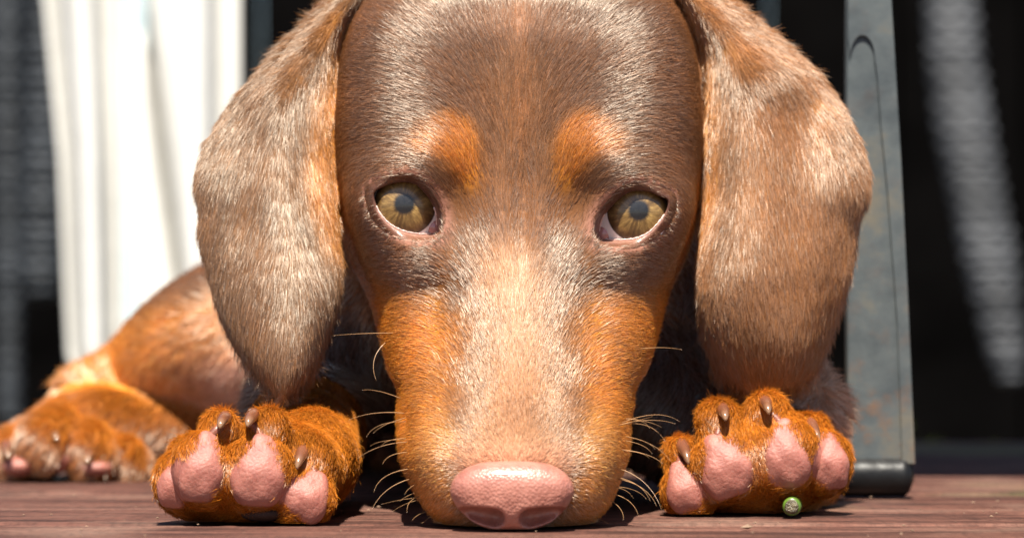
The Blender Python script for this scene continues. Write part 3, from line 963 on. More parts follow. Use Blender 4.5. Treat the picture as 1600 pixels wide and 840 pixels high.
LIDS = []
for e in eyes:
    S, F = uv_sphere(64, 40)
    S = S[:, [0, 2, 1]] * np.array([1, -1, 1])           # pole towards -Y
    ang = np.degrees(np.arccos(np.clip(-S[:, 1], -1, 1)))
    bulge = 1.0 + 0.05 * np.clip(1 - (ang / 33.0) ** 2, 0, 1)
    Vx = S * (EYE_RE * bulge)[:, None]
    lat = np.hypot(Vx[:, 0], Vx[:, 2]) + 1e-9; so = -1.0 if e is eyes[0] else 1.0; lim = 8.2 - 1.5 * so * Vx[:, 0] / lat
    kk = np.minimum(1.0, lim / lat)
    Vx[:, 0] *= kk; Vx[:, 2] *= kk; Vx[:, 1] += np.clip(so * Vx[:, 0] - 4.6, 0, 9) * 0.5; Vx[:, 1] = np.minimum(Vx[:, 1], -2.0)
    eo = mesh_obj("eye", Vx, F, M["eye"], puppy)
    tgt = on_ray(e['iris'][0], e['iris'][1], e['C'], EYE_RE)
    dr = Vector(tgt - e['C']).normalized()
    eo.rotation_euler = dr.to_track_quat('-Y', 'Z').to_euler()
    eo.location = Vector(e['C']) * 0.001
    # lids: a rim rolled around the opening
    out = spline(e['out'], 6); n = len(out); mid = np.array(e['mid'])
    rings = []
    ctr = out.mean(0)
    nrm = np.roll(out, -1, 0) - np.roll(out, 1, 0); nrm = np.stack([nrm[:, 1], -nrm[:, 0]], 1); nrm /= np.linalg.norm(nrm, axis=1, keepdims=True) + 1e-9
    if ((out - ctr) * nrm).sum() < 0: nrm = -nrm
    up = np.clip((ctr[1] - out[:, 1]) / 30.0, -1, 1)                       # 1 = upper lid, -1 = lower lid
    eyep = np.array([0, -D, HC])

    def on_body(p):
        d_ = Vector(WP(p[0], p[1], 40) - eyep).normalized()
        h = BVH.ray_cast(Vector(eyep), d_)
        return np.array(h[0]) if h[0] is not None and abs(h[0].y - e['C'][1]) < 20 else on_ray(p[0], p[1], e['C'], EYE_RE + 0.5)
    outer = np.array([on_body(p) for p in out + nrm * 14.0])
    outer2 = np.array([on_body(p) for p in out + nrm * 22.0]) + np.array([0, 1.2, 0])
    rims = []
    for (off, dR) in ((-0.5, -1.2), (-0.8, 0.15), (0.0, 0.5), (1.4, 0.75)):
        ov = np.clip(up, 0, 1) * (1.2 if off > -0.6 else 0.5)
        rims.append(np.array([on_ray(p[0], p[1], e['C'], EYE_RE + dR + o_) for p, o_ in zip(out + nrm * off, ov)]))
    rings = rims
    pin = rims[-1]
    for f_ in (0.2, 0.45, 0.75):
        k_ = f_ * f_ * (3 - 2 * f_)
        mixp = pin + (outer - pin) * f_
        rings.append(mixp + np.array([0, -0.35 * math.sin(math.pi * f_), 0]))
    rings += [outer + np.array([0, -0.05, 0]), outer2]
    Vl = np.concatenate(rings); Fl = []
    for j in range(len(rings) - 1):
        for i in range(n):
            Fl.append((j * n + i, j * n + (i + 1) % n, (j + 1) * n + (i + 1) % n, (j + 1) * n + i))
    lo = mesh_obj("eyelid", Vl, Fl, M["lid"], puppy)
    LIDS.append((Vl, np.array(Fl), n, len(rings), up))
    cl_ = []
    dn = np.clip(0.5 - up, 0, 1)[:, None]
    for j in range(len(rings)):
        edge = np.array((0.09, 0.038, 0.028)) + (np.array((0.36, 0.19, 0.145)) - np.array((0.09, 0.038, 0.028))) * dn
        skin_ = np.array((0.09, 0.036, 0.019)) + (np.array((0.16, 0.066, 0.038)) - np.array((0.09, 0.036, 0.019))) * dn
        f_ = min(1.0, max(0.0, (j - 2) / 3.0))
        cl_.append(edge + (skin_ - edge) * f_)
    at = lo.data.color_attributes.new("skin_colour", 'FLOAT_COLOR', 'POINT')
    at.data.foreach_set("color", np.concatenate([np.concatenate(cl_), np.ones((len(Vl), 1))], 1).astype(np.float32).ravel())
    # wet line where the lower lid meets the eye
    lowi = np.where(up < 0.12)[0]
    br = np.where(np.diff(lowi) > 1)[0]
    if len(br): lowi = np.concatenate([lowi[br[0] + 1:], lowi[:br[0] + 1]])
    lowp = rims[2][lowi]
    Vt, F = tube(lowp + np.array([0, -0.02, 0.10]), 0.17 + 0.05 * np.sin(np.arange(len(lowp)) * 2.1), 8)
    mesh_obj("tear_line", Vt, F, M["tear"], puppy)
    # flesh in the inner corner
    S2, F2 = uv_sphere(20, 12)
    cpx = (678, 356) if e is eyes[0] else (943, 366)
    cp = on_ray(cpx[0], cpx[1], e['C'], EYE_RE - 0.4)
    ck = mesh_obj("eye_corner", S2 * np.array([1.6, 1.3, 1.9]), F2, M["caruncle"], puppy)
    ck.location = Vector(cp) * 0.001

# ------------------------------------------------------------------ fur strands
guide = [(800, 715, 0, -1), (800, 660, 0, -1), (800, 600, 0, -1), (803, 450, 0, -1), (806, 300, 0, -1), (808, 150, 0, -1), (808, 20, 0, -1), (808, -50, 0, -1),
         (745, 715, -.55, -.75), (735, 660, -.4, -.9), (745, 600, -.3, -1), (750, 480, -.32, -1), (740, 400, -.4, -1), (748, 300, -.25, -1), (745, 200, -.6, -.85), (740, 100, -.6, -.9), (740, 20, -.5, -1),
         (700, 410, -.7, -.6), (705, 300, -.1, -1), (712, 250, -.25, -.95), (690, 212, -.8, -.5), (655, 232, -1, .05), (650, 150, -1, -.42), (650, 60, -.9, -.65),
         (580, 200, -1, .1), (580, 120, -1, -.1), (555, 260, -1, .4), (620, 262, -1, .12), (580, 285, -.9, .5), (660, 275, -.9, -.2), (690, 310, -.2, -1), (694, 350, -.3, -.9),
         (640, 395, -1, .12), (600, 378, -1, .1), (560, 400, -.8, .5), (650, 430, -1, -.05), (600, 440, -1, .2), (565, 340, -.9, .2), (545, 330, -.6, .8),
         (705, 470, -.8, -.6), (650, 500, -1, -.15), (600, 510, -1, .15), (700, 560, -.7, -.65), (640, 580, -1, -.1), (610, 600, -1, .25),
         (690, 640, -.8, -.5), (650, 680, -1, .1), (690, 720, -.9, .0), (630, 740, -1, .45), (690, 770, -.8, .6), (680, 800, -.6, .9)]
guide = guide + [(2 * CXM - x, y, -dx, dy) for (x, y, dx, dy) in guide if abs(x - CXM) > 12]
GP = np.array(guide, float)


def head_dir(px, py):
    out = np.zeros((len(px), 2)); wt = np.zeros(len(px))
    for gx, gy, dx, dy in GP:
        w = np.exp(-((px - gx) ** 2 + (py - gy) ** 2) / (2 * 34.0 ** 2)) + 1e-7 / (1 + ((px - gx) ** 2 + (py - gy) ** 2) / 4000.0)
        out[:, 0] += w * dx; out[:, 1] += w * dy; wt += w
    return out / wt[:, None]


T = np.concatenate([Q[:, [0, 1, 2]], Q[:, [0, 2, 3]]])
TA = 0.5 * np.linalg.norm(np.cross(V[T[:, 1]] - V[T[:, 0]], V[T[:, 2]] - V[T[:, 0]]), axis=1)
VIEW = V - np.array([0, -D, HC]); VIEW /= np.linalg.norm(VIEW, axis=1, keepdims=True)
face = -(N * VIEW).sum(1)                                   # 1 = faces the lens
dens = np.zeros(len(V)); leng = np.zeros(len(V)); rad = np.zeros(len(V)); lift = np.zeros(len(V))
hd = LAB == LAB_HEAD
sets = {LAB_HEAD: (27, 3.3, 0.042, .30), LAB_MUZ: (27, 2.6, .042, .30), LAB_EARL: (25, 4.2, .041, .11), LAB_EARR: (25, 4.2, .041, .11), LAB_PAWL: (24, 2.9, .045, .42), LAB_PAWR: (24, 2.9, .045, .42), LAB_BODY: (5, 6.0, .09, .25), LAB_REAR: (5, 5.0, .09, .30)}
for l, (dn, ln, rd, lf) in sets.items():
    m = LAB == l
    dens[m] = dn; leng[m] = ln; rad[m] = rd; lift[m] = lf
dens *= np.where(face > -0.15, 1.0, np.where(V[:, 1] > 110, 0.6, 0.45))
dens[(LAB == LAB_BODY) & (V[:, 1] > 170)] *= 0.5
# shorter towards the nose
nd = np.linalg.norm((V - NOSE_C) * np.array([1, 1, 1]), axis=1)
leng[hd] = np.interp(nd[hd], [10, 18, 40, 75], [1.3, 2.0, 2.9, 3.4])
lift[hd] = np.interp(nd[hd], [10, 25, 55], [.40, .26, .15])
# none on the nose, the eyes, the pads
for e in eyes:
    d = samp(e['sd'], pxv, pyv)
    m = (V[:, 1] < e['C'][1] + 4) & (np.abs(V[:, 0] - e['C'][0]) < 16) & (np.abs(V[:, 2] - e['C'][2]) < 16)
    dens[m] *= np.clip((d[m] - 4 - np.clip((pyv[m] - e['mid'][1]) / 8, 0, 5)) / 8, 0, 1)
    leng[m] *= np.clip((d[m] + 2) / 40, 0.35, 1)
q = ((V - NOSE_C - np.array([0, 1, 0])) / np.array([11.4, 8, 6.2])); dens[(q ** 2).sum(1) < 1.0] = 0


def pad_local(P, pd):
    p = P - pd['c']; a = math.radians(pd['tilt'])
    x = p[:, 0] * math.cos(a) - p[:, 2] * math.sin(a); z = p[:, 0] * math.sin(a) + p[:, 2] * math.cos(a)
    t = z / pd['b']
    w = pd['a'] * (1 - 0.30 * np.clip(t + 0.25, 0, 1.3) - 0.10 * np.clip(-t - 0.4, 0, 1))
    return (x / w) ** 2 + t ** 2, p[:, 1]


for pd in PADS:
    r2, dy = pad_local(V, pd)
    dens[(r2 < 0.80) & (dy < 4.5) & (dy > -12)] = 0
    nb = (r2 < 1.9) & (dy < 8) & (dy > -12)
    leng[nb] = np.minimum(leng[nb], 1.7 + 1.2 * np.clip(r2[nb] - 1.0, 0, 1.2))


# fine short hair on the eyelids
for (Vl, Fl, n_, nr, up_) in LIDS:
    Nl = vnormals(Vl, Fl)
    if (Nl[:, 1].mean()) > 0: Nl = -Nl
    base = len(V)
    ringi = np.repeat(np.arange(nr), n_); upv = np.tile(up_, nr)
    dl = np.where(ringi >= nr - 3, 13.0, np.where(ringi >= 4, 14.0, np.where(ringi == 3, 6.0, 0.0))) * np.where(ringi >= nr - 3, 1.0, np.clip(0.9 + 0.5 * upv, 0.3, 1))
    dl[ringi == nr - 1] = 0
    V = np.concatenate([V, Vl]); N = np.concatenate([N, Nl]); LAB = np.concatenate([LAB, np.full(len(Vl), LAB_HEAD, LAB.dtype)])
    dens = np.concatenate([dens, dl]); leng = np.concatenate([leng, np.where(ringi >= nr - 3, 1.9, 1.2)]); rad = np.concatenate([rad, np.full(len(Vl), 0.030)]); lift = np.concatenate([lift, np.full(len(Vl), 0.22)])
    Tl = np.concatenate([Fl[:, [0, 1, 2]], Fl[:, [0, 2, 3]]]) + base
    T = np.concatenate([T, Tl])
    TA = np.concatenate([TA, 0.5 * np.linalg.norm(np.cross(V[Tl[:, 1]] - V[Tl[:, 0]], V[Tl[:, 2]] - V[Tl[:, 0]]), axis=1)])


def gen_fur(name, mask_v, parent, npt=6, seed=1):
    r = np.random.default_rng(seed)
    dv = dens * mask_v
    tw = TA * dv[T].mean(1)
    cnt = r.poisson(tw)
    ti = np.repeat(np.arange(len(T)), cnt)
    n = len(ti)
    if n == 0: return None
    b = r.dirichlet((1, 1, 1), n)
    tv = T[ti]
    P = (V[tv] * b[:, :, None]).sum(1); NN = (N[tv] * b[:, :, None]).sum(1); NN /= np.linalg.norm(NN, axis=1, keepdims=True)
    lab = LAB[tv[np.arange(n), b.argmax(1)]]
    Ln = (leng[tv] * b).sum(1); Rd = (rad[tv] * b).sum(1); Lf = (lift[tv] * b).sum(1)
    px, py = proj(P)
    d2 = head_dir(px, py)
    dirv = np.stack([d2[:, 0], np.full(n, 0.55), -d2[:, 1]], 1)
    ear = (lab == LAB_EARL) | (lab == LAB_EARR); sgn = np.where(lab == LAB_EARL, -1.0, 1.0)
    spread = np.clip((220 - py) / 220, 0, 1)
    dirv[ear] = np.stack([sgn * (0.08 + 0.8 * spread), np.zeros(n), -1.0 + 0.25 * spread], 1)[ear]
    pw = (lab == LAB_PAWL) | (lab == LAB_PAWR)
    dirv[pw] = np.array([0.0, -0.75, -0.45])
    bo = lab == LAB_BODY
    dirv[bo] = np.array([-0.1, 0.8, -0.6])
    re = lab == LAB_REAR
    dirv[re] = np.array([-0.2, 0.75, -0.35])
    dirv[re & (py > 600)] = np.array([-0.5, -0.2, -0.7])
    # slow wandering plus per-hair scatter
    w = np.stack([hashn(P, 0.35, 11), hashn(P, 0.35, 12), hashn(P, 0.35, 13)], 1) - 0.5
    w2 = np.stack([hashn(P, 1.6, 21), hashn(P, 1.6, 22), hashn(P, 1.6, 23)], 1) - 0.5
    amp = np.where(pw, 1.5, np.where(ear, 0.40, 0.7))[:, None]
    dirv = dirv + (0.24 * w + 0.16 * w2 + r.normal(size=(n, 3)) * 0.08) * amp
    t = dirv - NN * (dirv * NN).sum(1, keepdims=True)
    t /= np.linalg.norm(t, axis=1, keepdims=True) + 1e-6
    Ln = Ln * r.uniform(0.65, 1.15, n); Lf = Lf * r.uniform(0.65, 1.35, n)
    stray = r.random(n) < 0.015
    Lf[stray] *= 1.8; Ln[stray] *= 1.2
    C = coat(P, lab)
    ht = np.clip(r.normal(1.0, 0.24, n), 0.45, 1.9)
    C = np.clip(C * ht[:, None], 0.004, 0.85)
    pale = r.random(n) < 0.05
    C[pale] = np.clip(C[pale] * 1.6 + 0.04, 0, 0.85)
    # bend: rises by lift at the root then lies down
    s = np.linspace(0, 1, npt)
    curl = r.normal(size=(n, 3)) * 0.07
    pts = np.empty((n, npt, 3), np.float32); rr = np.empty((n, npt), np.float32)
    for k, sk in enumerate(s):
        up = Lf * (sk - 0.62 * sk * sk) * 1.15
        q_ = P + (t * (sk * 0.98) + NN * up[:, None] + curl * sk * sk) * Ln[:, None] - NN * 0.15
        pts[:, k] = q_ * 0.001
        rr[:, k] = Rd * (1.0 - 0.85 * sk ** 1.6) * 0.001
    pts[:, :, 2] = np.maximum(pts[:, :, 2], 0.0002)
    cu = bpy.data.hair_curves.new(name)
    cu.add_curves([npt] * n)
    cu.attributes["position"].data.foreach_set("vector", pts.ravel())
    ra = cu.attributes.get("radius") or cu.attributes.new("radius", 'FLOAT', 'POINT')
    ra.data.foreach_set("value", rr.ravel())
    co = cu.attributes.new("fur_colour", 'FLOAT_COLOR', 'CURVE')
    gloss = np.where(ear, 0.66, np.where(pw, 0.7, 1.0)) * (1 - 0.5 * samp(m_bridge, px, py) * (lab == LAB_HEAD))
    co.data.foreach_set("color", np.concatenate([C, gloss[:, None]], 1).astype(np.float32).ravel())
    cu.materials.append(M["fur"])
    o = link(name, cu, parent)
    o["kind"] = "stuff"
    print(name, n)
    return o


gen_fur("head_fur", np.isin(LAB, (LAB_HEAD, LAB_MUZ)), body, 6, 1)
gen_fur("ear_fur", LAB == LAB_EARL, body, 6, 2)
gen_fur("ear_fur", LAB == LAB_EARR, body, 6, 3)
gen_fur("paw_fur", LAB == LAB_PAWL, body, 6, 4)
gen_fur("paw_fur", LAB == LAB_PAWR, body, 6, 5)
gen_fur("body_fur", LAB == LAB_BODY, body, 5, 6)
gen_fur("hind_leg_fur", LAB == LAB_REAR, body, 5, 7)

# ------------------------------------------------------------------ nose (own fine implicit surface)
g = Grid((-16, -8, -3), (16, 14, 19), 0.32)
g.lo = g.lo; c0 = NC
g2 = Grid(c0 + np.array((-15, -8, -9)), c0 + np.array((15, 12, 9)), 0.3)


def nose_fn(X, Y, Z):
    x, y, z = X - c0[0], Y - c0[1], Z - c0[2]
    zt = np.clip((z + 6.5) / 13.0, 0, 1)
    hw = 7.6 + 4.2 * np.clip(zt * 1.9, 0, 1) ** 0.7 - 0.7 * np.clip(zt - 0.7, 0, 1) * 3
    ax = np.abs(x) / hw; az = np.abs(z + 0.2) / 6.7; ay = np.abs(y + 0.4 * z * 0.35) / 6.0
    q_ = (ax ** 3.2 + az ** 2.5 + ay ** 2.4) ** (1 / 2.7)
    return (q_ - 1) * 5.5


g2.add(c0 - 12, c0 + 12, nose_fn, 1.0, 1)
for sgn in (-1, 1):
    # nostril: comma-shaped hollow low on each side, and the side slit
    for t_ in np.linspace(0, 1, 7):
        p = c0 + np.array([sgn * (3.2 + 5.2 * t_), -4.9 + 1.3 * t_ + 1.5 * t_ ** 2, -4.2 + 1.3 * t_ - 0.3 * t_ ** 2])
        g2.ell(p + np.array([0, 1.0 * (1 - t_), 0]), (1.8, 4.8 - 2.0 * t_, 1.75 - 0.65 * t_), 0.7, cut=True)
g2.cone(c0 + np.array([0, -6.0, -7.5]), c0 + np.array([0, -6.2, -2.2]), 0.75, 0.3, 0.8, cut=True)
nv, nq, _ = g2.mesh()
nv = relax(nv, nq, 4, 0.5)
nv[:, 2] = np.maximum(nv[:, 2], 0.2)
nose = mesh_obj("nose", nv, nq, M["nose"], puppy)
nose["label"] = "pink pebbled nose leather"

# ------------------------------------------------------------------ pads, claws
for pd in PADS:
    S, F = uv_sphere(32, 22)
    t_ = S[:, 2]
    w = pd['a'] * (1 - 0.30 * np.clip(t_ + 0.25, 0, 1.3) - 0.10 * np.clip(-t_ - 0.4, 0, 1)) * 1.04
    full = np.maximum(1 - t_ ** 2, 1e-4) ** np.where(t_ < 0, -0.26, -0.16)
    x = S[:, 0] * full * w; z = t_ * pd['b']
    y = np.sign(S[:, 1]) * np.abs(S[:, 1]) ** 0.8 * pd['cc'] * (1 - 0.30 * np.clip(t_, 0, 1) ** 1.5) + np.where(t_ > 0, 1.2 * t_, 0)
    wob = 1 + 0.035 * np.sin(S[:, 0] * 4 + pd['px'][0]) + 0.035 * np.sin(S[:, 2] * 4 + S[:, 0] * 2 + pd['px'][1])
    y = y + 0.22 * np.sin(x * 1.3 + pd['px'][0]) * np.cos(z * 0.9 + pd['px'][1])
    a = math.radians(pd['tilt'])
    X = x * math.cos(a) + z * math.sin(a); Z = -x * math.sin(a) + z * math.cos(a)
    P = np.stack([X * wob, y, Z * wob], 1)
    o = mesh_obj("toe_pad", P + pd['c'] * 0, F, M["pad"], puppy)
    o.location = Vector(pd['c']) * 0.001
for (px, py, dp, hw, hh) in ((412, 808, 27, 38, 15),):
    S, F = uv_sphere(28, 18)
    s = SCL(dp); c = WP(px, py, dp)
    o = mesh_obj("palm_pad", S * np.array([hw * s, 6, hh * s]), F, M["dark_pad"], puppy)
    o.location = Vector((c[0], c[1], max(c[2], hh * s + 0.2))) * 0.001


def claw(b0, tip, r0, parent):
    b0 = np.array(b0); tip = np.array(tip)
    back = b0 + (b0 - tip) * 0.08 + np.array([0, 3.0, 0])
    ctrl = (b0 + tip) / 2 + np.array([0, -1.6, 0.9])
    ts = np.linspace(0, 1, 14); pts = []
    for t_ in ts:
        pts.append(((1 - t_) ** 2) * back + 2 * t_ * (1 - t_) * (ctrl * 1.0) + t_ ** 2 * tip)
    R = r0 * (1 - 0.78 * ts ** 1.5); R[-1] = 0.25; R[-2] *= 0.8
    Vt, F = tube(pts, R, 12)
    o = mesh_obj("claw", Vt, F, M["claw"], parent)
    at = o.data.attributes.new("along", 'FLOAT', 'POINT')
    at.data.foreach_set("value", np.repeat(ts, 12).astype(np.float32))
    return o


for (b0, tip, s) in CLAWS: claw(b0, tip, 1.5, puppy)
for pd, (b0, tip, s_) in zip(PADS, CLAWS):
    a = math.radians(pd['tilt']); topp = pd['c'] + np.array([math.sin(a) * pd['b'] * 0.86, -2.2, math.cos(a) * pd['b'] * 0.86])
    p0 = b0 * 0.8 + tip * 0.2 + np.array([0, 2.4, -0.6]); topp = topp + np.array([0, 2.8, 0])
    ts = np.linspace(0, 1, 8)
    Vt, F = tube([p0 * (1 - t_) + topp * t_ + np.array([0, 0.5 * math.sin(math.pi * t_), 0]) for t_ in ts], 1.35 - 0.55 * ts, 10)
    mesh_obj("claw_quick", Vt, F, M["quick"], puppy)
for (bx, by, ex, ey) in ((8, 694, 14, 716), (78, 670, 90, 688), (142, 700, 137, 724)):
    claw(WP(bx, by, 191), WP(ex, ey, 184), 1.7, puppy)
for (px, py, w, h) in ((30, 728, 26, 16), (84, 716, 30, 22), (150, 730, 26, 14)):
    S, F = uv_sphere(20, 12); s = SCL(188)
    o = mesh_obj("toe_pad", S * np.array([w * s, 4, h * s]), F, M["pad"], puppy)
    o.location = Vector(WP(px, py, 190)) * 0.001

# whiskers
wh = [((612, 622), (588, 606), (566, 609)), ((618, 645), (580, 640), (544, 656)), ((622, 690), (590, 692), (558, 716)), ((622, 706), (604, 708), (598, 724)), ((626, 732), (592, 738), (584, 768)), ((626, 748), (596, 760), (580, 798)),
      ((650, 752), (640, 756), (632, 772)), ((640, 775), (634, 782), (636, 800)), ((668, 795), (652, 800), (644, 812)), ((672, 800), (660, 812), (658, 822)), ((600, 520), (560, 520), (520, 524)), ((588, 535), (574, 560), (588, 594)),
      ((986, 660), (1030, 636), (1062, 658)), ((986, 662), (1024, 650), (1056, 662)), ((984, 702), (1016, 706), (1036, 724)), ((982, 732), (1016, 746), (1034, 796)), ((980, 748), (1012, 756), (1026, 790)), ((976, 745), (1004, 752), (1016, 782)),
      ((966, 770), (990, 776), (998, 806)), ((960, 778), (976, 790), (974, 812)), ((934, 806), (946, 812), (950, 818)), ((1012, 545), (1036, 540), (1066, 546)), ((980, 664), (1000, 656), (1020, 650))]
wr = random.Random(4)
for _ in range(16):
    sd_ = wr.choice((-1, 1)); y_ = wr.uniform(640, 790); x_ = 806 + sd_ * (186 - max(0, y_ - 690) * 0.42); L_ = wr.uniform(22, 62)
    wh.append(((x_, y_), (x_ + sd_ * L_ * 0.6, y_ + wr.uniform(-6, 10)), (x_ + sd_ * L_ * wr.uniform(0.8, 1.0), y_ + L_ * wr.uniform(0.2, 0.8))))
for i, (a, b_, c) in enumerate(wh):
    lft = a[0] < 806
    da = 22 if a[1] > 600 else 45
    p0 = WP(a[0] + (14 if lft else -14), a[1], da); p1 = WP(b_[0], b_[1], da - 2); p2 = WP(c[0], c[1], da - 6)
    ts = np.linspace(0, 1, 12)
    pts = [((1 - t_) ** 2) * p0 + 2 * t_ * (1 - t_) * p1 + t_ ** 2 * p2 for t_ in ts]
    for p in pts: p[2] = max(p[2], 0.6)
    Vt, F = tube(pts, (0.085 if i < 23 else 0.06) * (1 - 0.8 * ts), 6)
    mesh_obj("whisker", Vt, F, M["whisker"], puppy)

# ------------------------------------------------------------------ cut green stem by the paw
stub = link("plant_stem_stub", None)
tag(stub, "small cut green plant stem lying end-on against the puppy's paw", "plant stem")
c = WP(1237, 785, 47); r = 14.5 * SCL(47); c[2] = r + 0.15
ts = np.linspace(0, 1, 9)
pts = [c + np.array([0.12 * t_ * 9, t_ * 9.0, 0]) for t_ in ts]
Vt, F = tube(pts, r * (1 + 0.03 * np.sin(ts * 9)) * np.array([0.9] + [1.0] * 8), 28)
mesh_obj("rind", Vt, F, M["stem"], stub)
S, F = uv_sphere(24, 14)
dsp = 1 + 0.10 * hashn(S, 5.0, 5)
o = mesh_obj("pith", S * dsp[:, None] * np.array([r * 0.74, 0.7, r * 0.74]), F, M["pith"], stub)
o.location = Vector(c) * 0.001

# ------------------------------------------------------------------ garden chair: steel leg with rubber foot, seat above the frame
chair = link("garden_chair", None)
tag(chair, "garden chair with weathered grey steel leg on a black rubber foot", "chair")
CD = 122.0


def slab(name, pts, y0, y1, mat, parent, bev=0.0006):
    """outline in photo pixels at the chair's depth, between two depths (mm)"""
    bm = bmesh.new(); P = [WP(x, y, CD) for x, y in pts]
    A = [bm.verts.new((p[0] * .001, y0 * .001, p[2] * .001)) for p in P]; B = [bm.verts.new((p[0] * .001, y1 * .001, p[2] * .001)) for p in P]
    bm.faces.new(A); bm.faces.new(B[::-1])
    for i in range(len(P)): bm.faces.new((A[i], A[(i + 1) % len(P)], B[(i + 1) % len(P)], B[i]))
    return bevelled(bm_obj(name, bm, mat, parent), bev, 3)


leg = slab("leg", [(1324, 726), (1322, 300), (1325, -700), (1366, -700), (1393, 0), (1408, 250), (1418, 450), (1430, 726)], CD, CD + 5, M["steel"], chair)
arc = [(1328 + 19 - 19 * math.cos(a), 92 - 36 * math.sin(a)) for a in np.linspace(0, math.pi, 11)]
slab("flange", [(1376, 200), (1386, 300), (1401, 500), (1409, 724), (1429.4, 724), (1417.4, 450), (1407.4, 250), (1392.4, 0), (1365, -700), (1325.6, -700), (1324.6, 60)] + arc + [(1370, 120)], CD - 0.9, CD + 0.4, M["steel"], leg, 0.0008)
# rubber foot: a rounded capsule lying along x
pts = []; R = []
xa, xb = WP(1262, 0, CD)[0], WP(1429, 0, CD)[0]; rf = 4.55
for t_ in np.linspace(-1, 1, 25):
    k = abs(t_)
    pts.append(((xa + xb) / 2 + t_ * (xb - xa) / 2, CD + 2, rf + 0.1)); R.append(rf * (1 - max(0, (k - 0.80) / 0.2) ** 2.6 * 0.75) * (1 + 0.012 * math.sin(t_ * 17)))
Vt, F = tube(pts, R, 28)
mesh_obj("rubber_foot", Vt, F, M["rubber"], leg)
zs = WP(0, -700, CD)[2] * .001
for i in range(4):
    bm = bmesh.new(); bmesh.ops.create_cube(bm, size=1.0)
    for v in bm.verts: v.co = Vector((v.co.x * 0.42 + 0.28, v.co.y * 0.062 + 0.13 + i * 0.066, v.co.z * 0.016 + zs + 0.018))
    o = bevelled(bm_obj("seat_slat", bm, M["seat"], chair), 0.003, 2)
for y in (0.112, 0.335):
    bm = bmesh.new(); bmesh.ops.create_cube(bm, size=1.0)
    for v in bm.verts: v.co = Vector((v.co.x * 0.40 + 0.277, v.co.y * 0.018 + y + 0.013, v.co.z * 0.02 + zs - 0.001))
    bevelled(bm_obj("seat_rail", bm, M["steel"], chair), 0.003, 2)
for (x, y) in ((0.46, 0.125), (0.46, 0.345)):
    bm = bmesh.new(); bmesh.ops.create_cube(bm, size=1.0)
    for v in bm.verts: v.co = Vector((v.co.x * 0.016 + x, v.co.y * 0.012 + y, (v.co.z + 0.5) * (zs - 0.011)))
    bevelled(bm_obj("leg", bm, M["steel"], chair), 0.002, 2)

# ------------------------------------------------------------------ blurred things behind
def cloth_sheet(name, pl, dep, folds, mat, parent=None, th=2.2):
    """pl: [(py, left px, right px)] rows; folds: list of (u centre, width, depth mm)"""
    py = np.linspace(pl[0][0], pl[-1][0], 50)
    L = np.interp(py, [p[0] for p in pl], [p[1] for p in pl]); Rr = np.interp(py, [p[0] for p in pl], [p[2] for p in pl])
    nu = 60; Vf = []
    for j in range(50):
        for i in range(nu):
            u = i / (nu - 1); dd = dep
            for (uc, uw, am, sl) in folds: dd += am * math.exp(-0.5 * ((u - uc - sl * (j / 49 - .5)) / uw) ** 2)
            Vf.append(WP(L[j] + (Rr[j] - L[j]) * u, py[j], dd))
    F = [(j * nu + i, j * nu + i + 1, (j + 1) * nu + i + 1, (j + 1) * nu + i) for j in range(49) for i in range(nu - 1)]
    o = mesh_obj(name, Vf, F, mat, parent)
    m = o.modifiers.new("thick", 'SOLIDIFY'); m.thickness = th * .001
    return o


cl = link("hanging_cloth", None)
tag(cl, "white and pale blue cloth hanging in sunlight behind the puppy", "cloth")
cloth_sheet("cloth_panel", [(-420, 40, 185), (-60, 62, 185), (250, 92, 188), (450, 100, 190), (560, 105, 190), (600, 130, 185)], 900, [(0.15, 0.08, 16, 0.1), (0.5, 0.1, -14, 0), (0.85, 0.1, 10, 0)], M["cloth"], cl)
cloth_sheet("cloth_stripe", [(-420, 178, 226), (300, 176, 226), (470, 176, 232), (590, 160, 240)], 916, [(0.5, 0.3, -6, 0)], M["cloth_blue"], cl)
cloth_sheet("cloth_panel", [(-420, 214, 376), (100, 216, 376), (300, 218, 376), (600, 224, 378)], 900, [(0.12, 0.06, 34, 0.75), (0.55, 0.14, -14, 0), (0.8, 0.08, 10, 0)], M["cloth"], cl)
# a pole the cloth hangs from, above the picture, on two posts
pole_z = WP(0, -420, 900)[2]
for nm, a, b_ in (("rail", (-330, 906, pole_z), (10, 906, pole_z)), ("post", (-330, 906, -160), (-330, 906, pole_z)), ("post", (10, 906, -160), (10, 906, pole_z))):
    Vt, F = tube([a, b_], [5, 5], 14); mesh_obj(nm, Vt, F, M["wicker_dark"], cl)


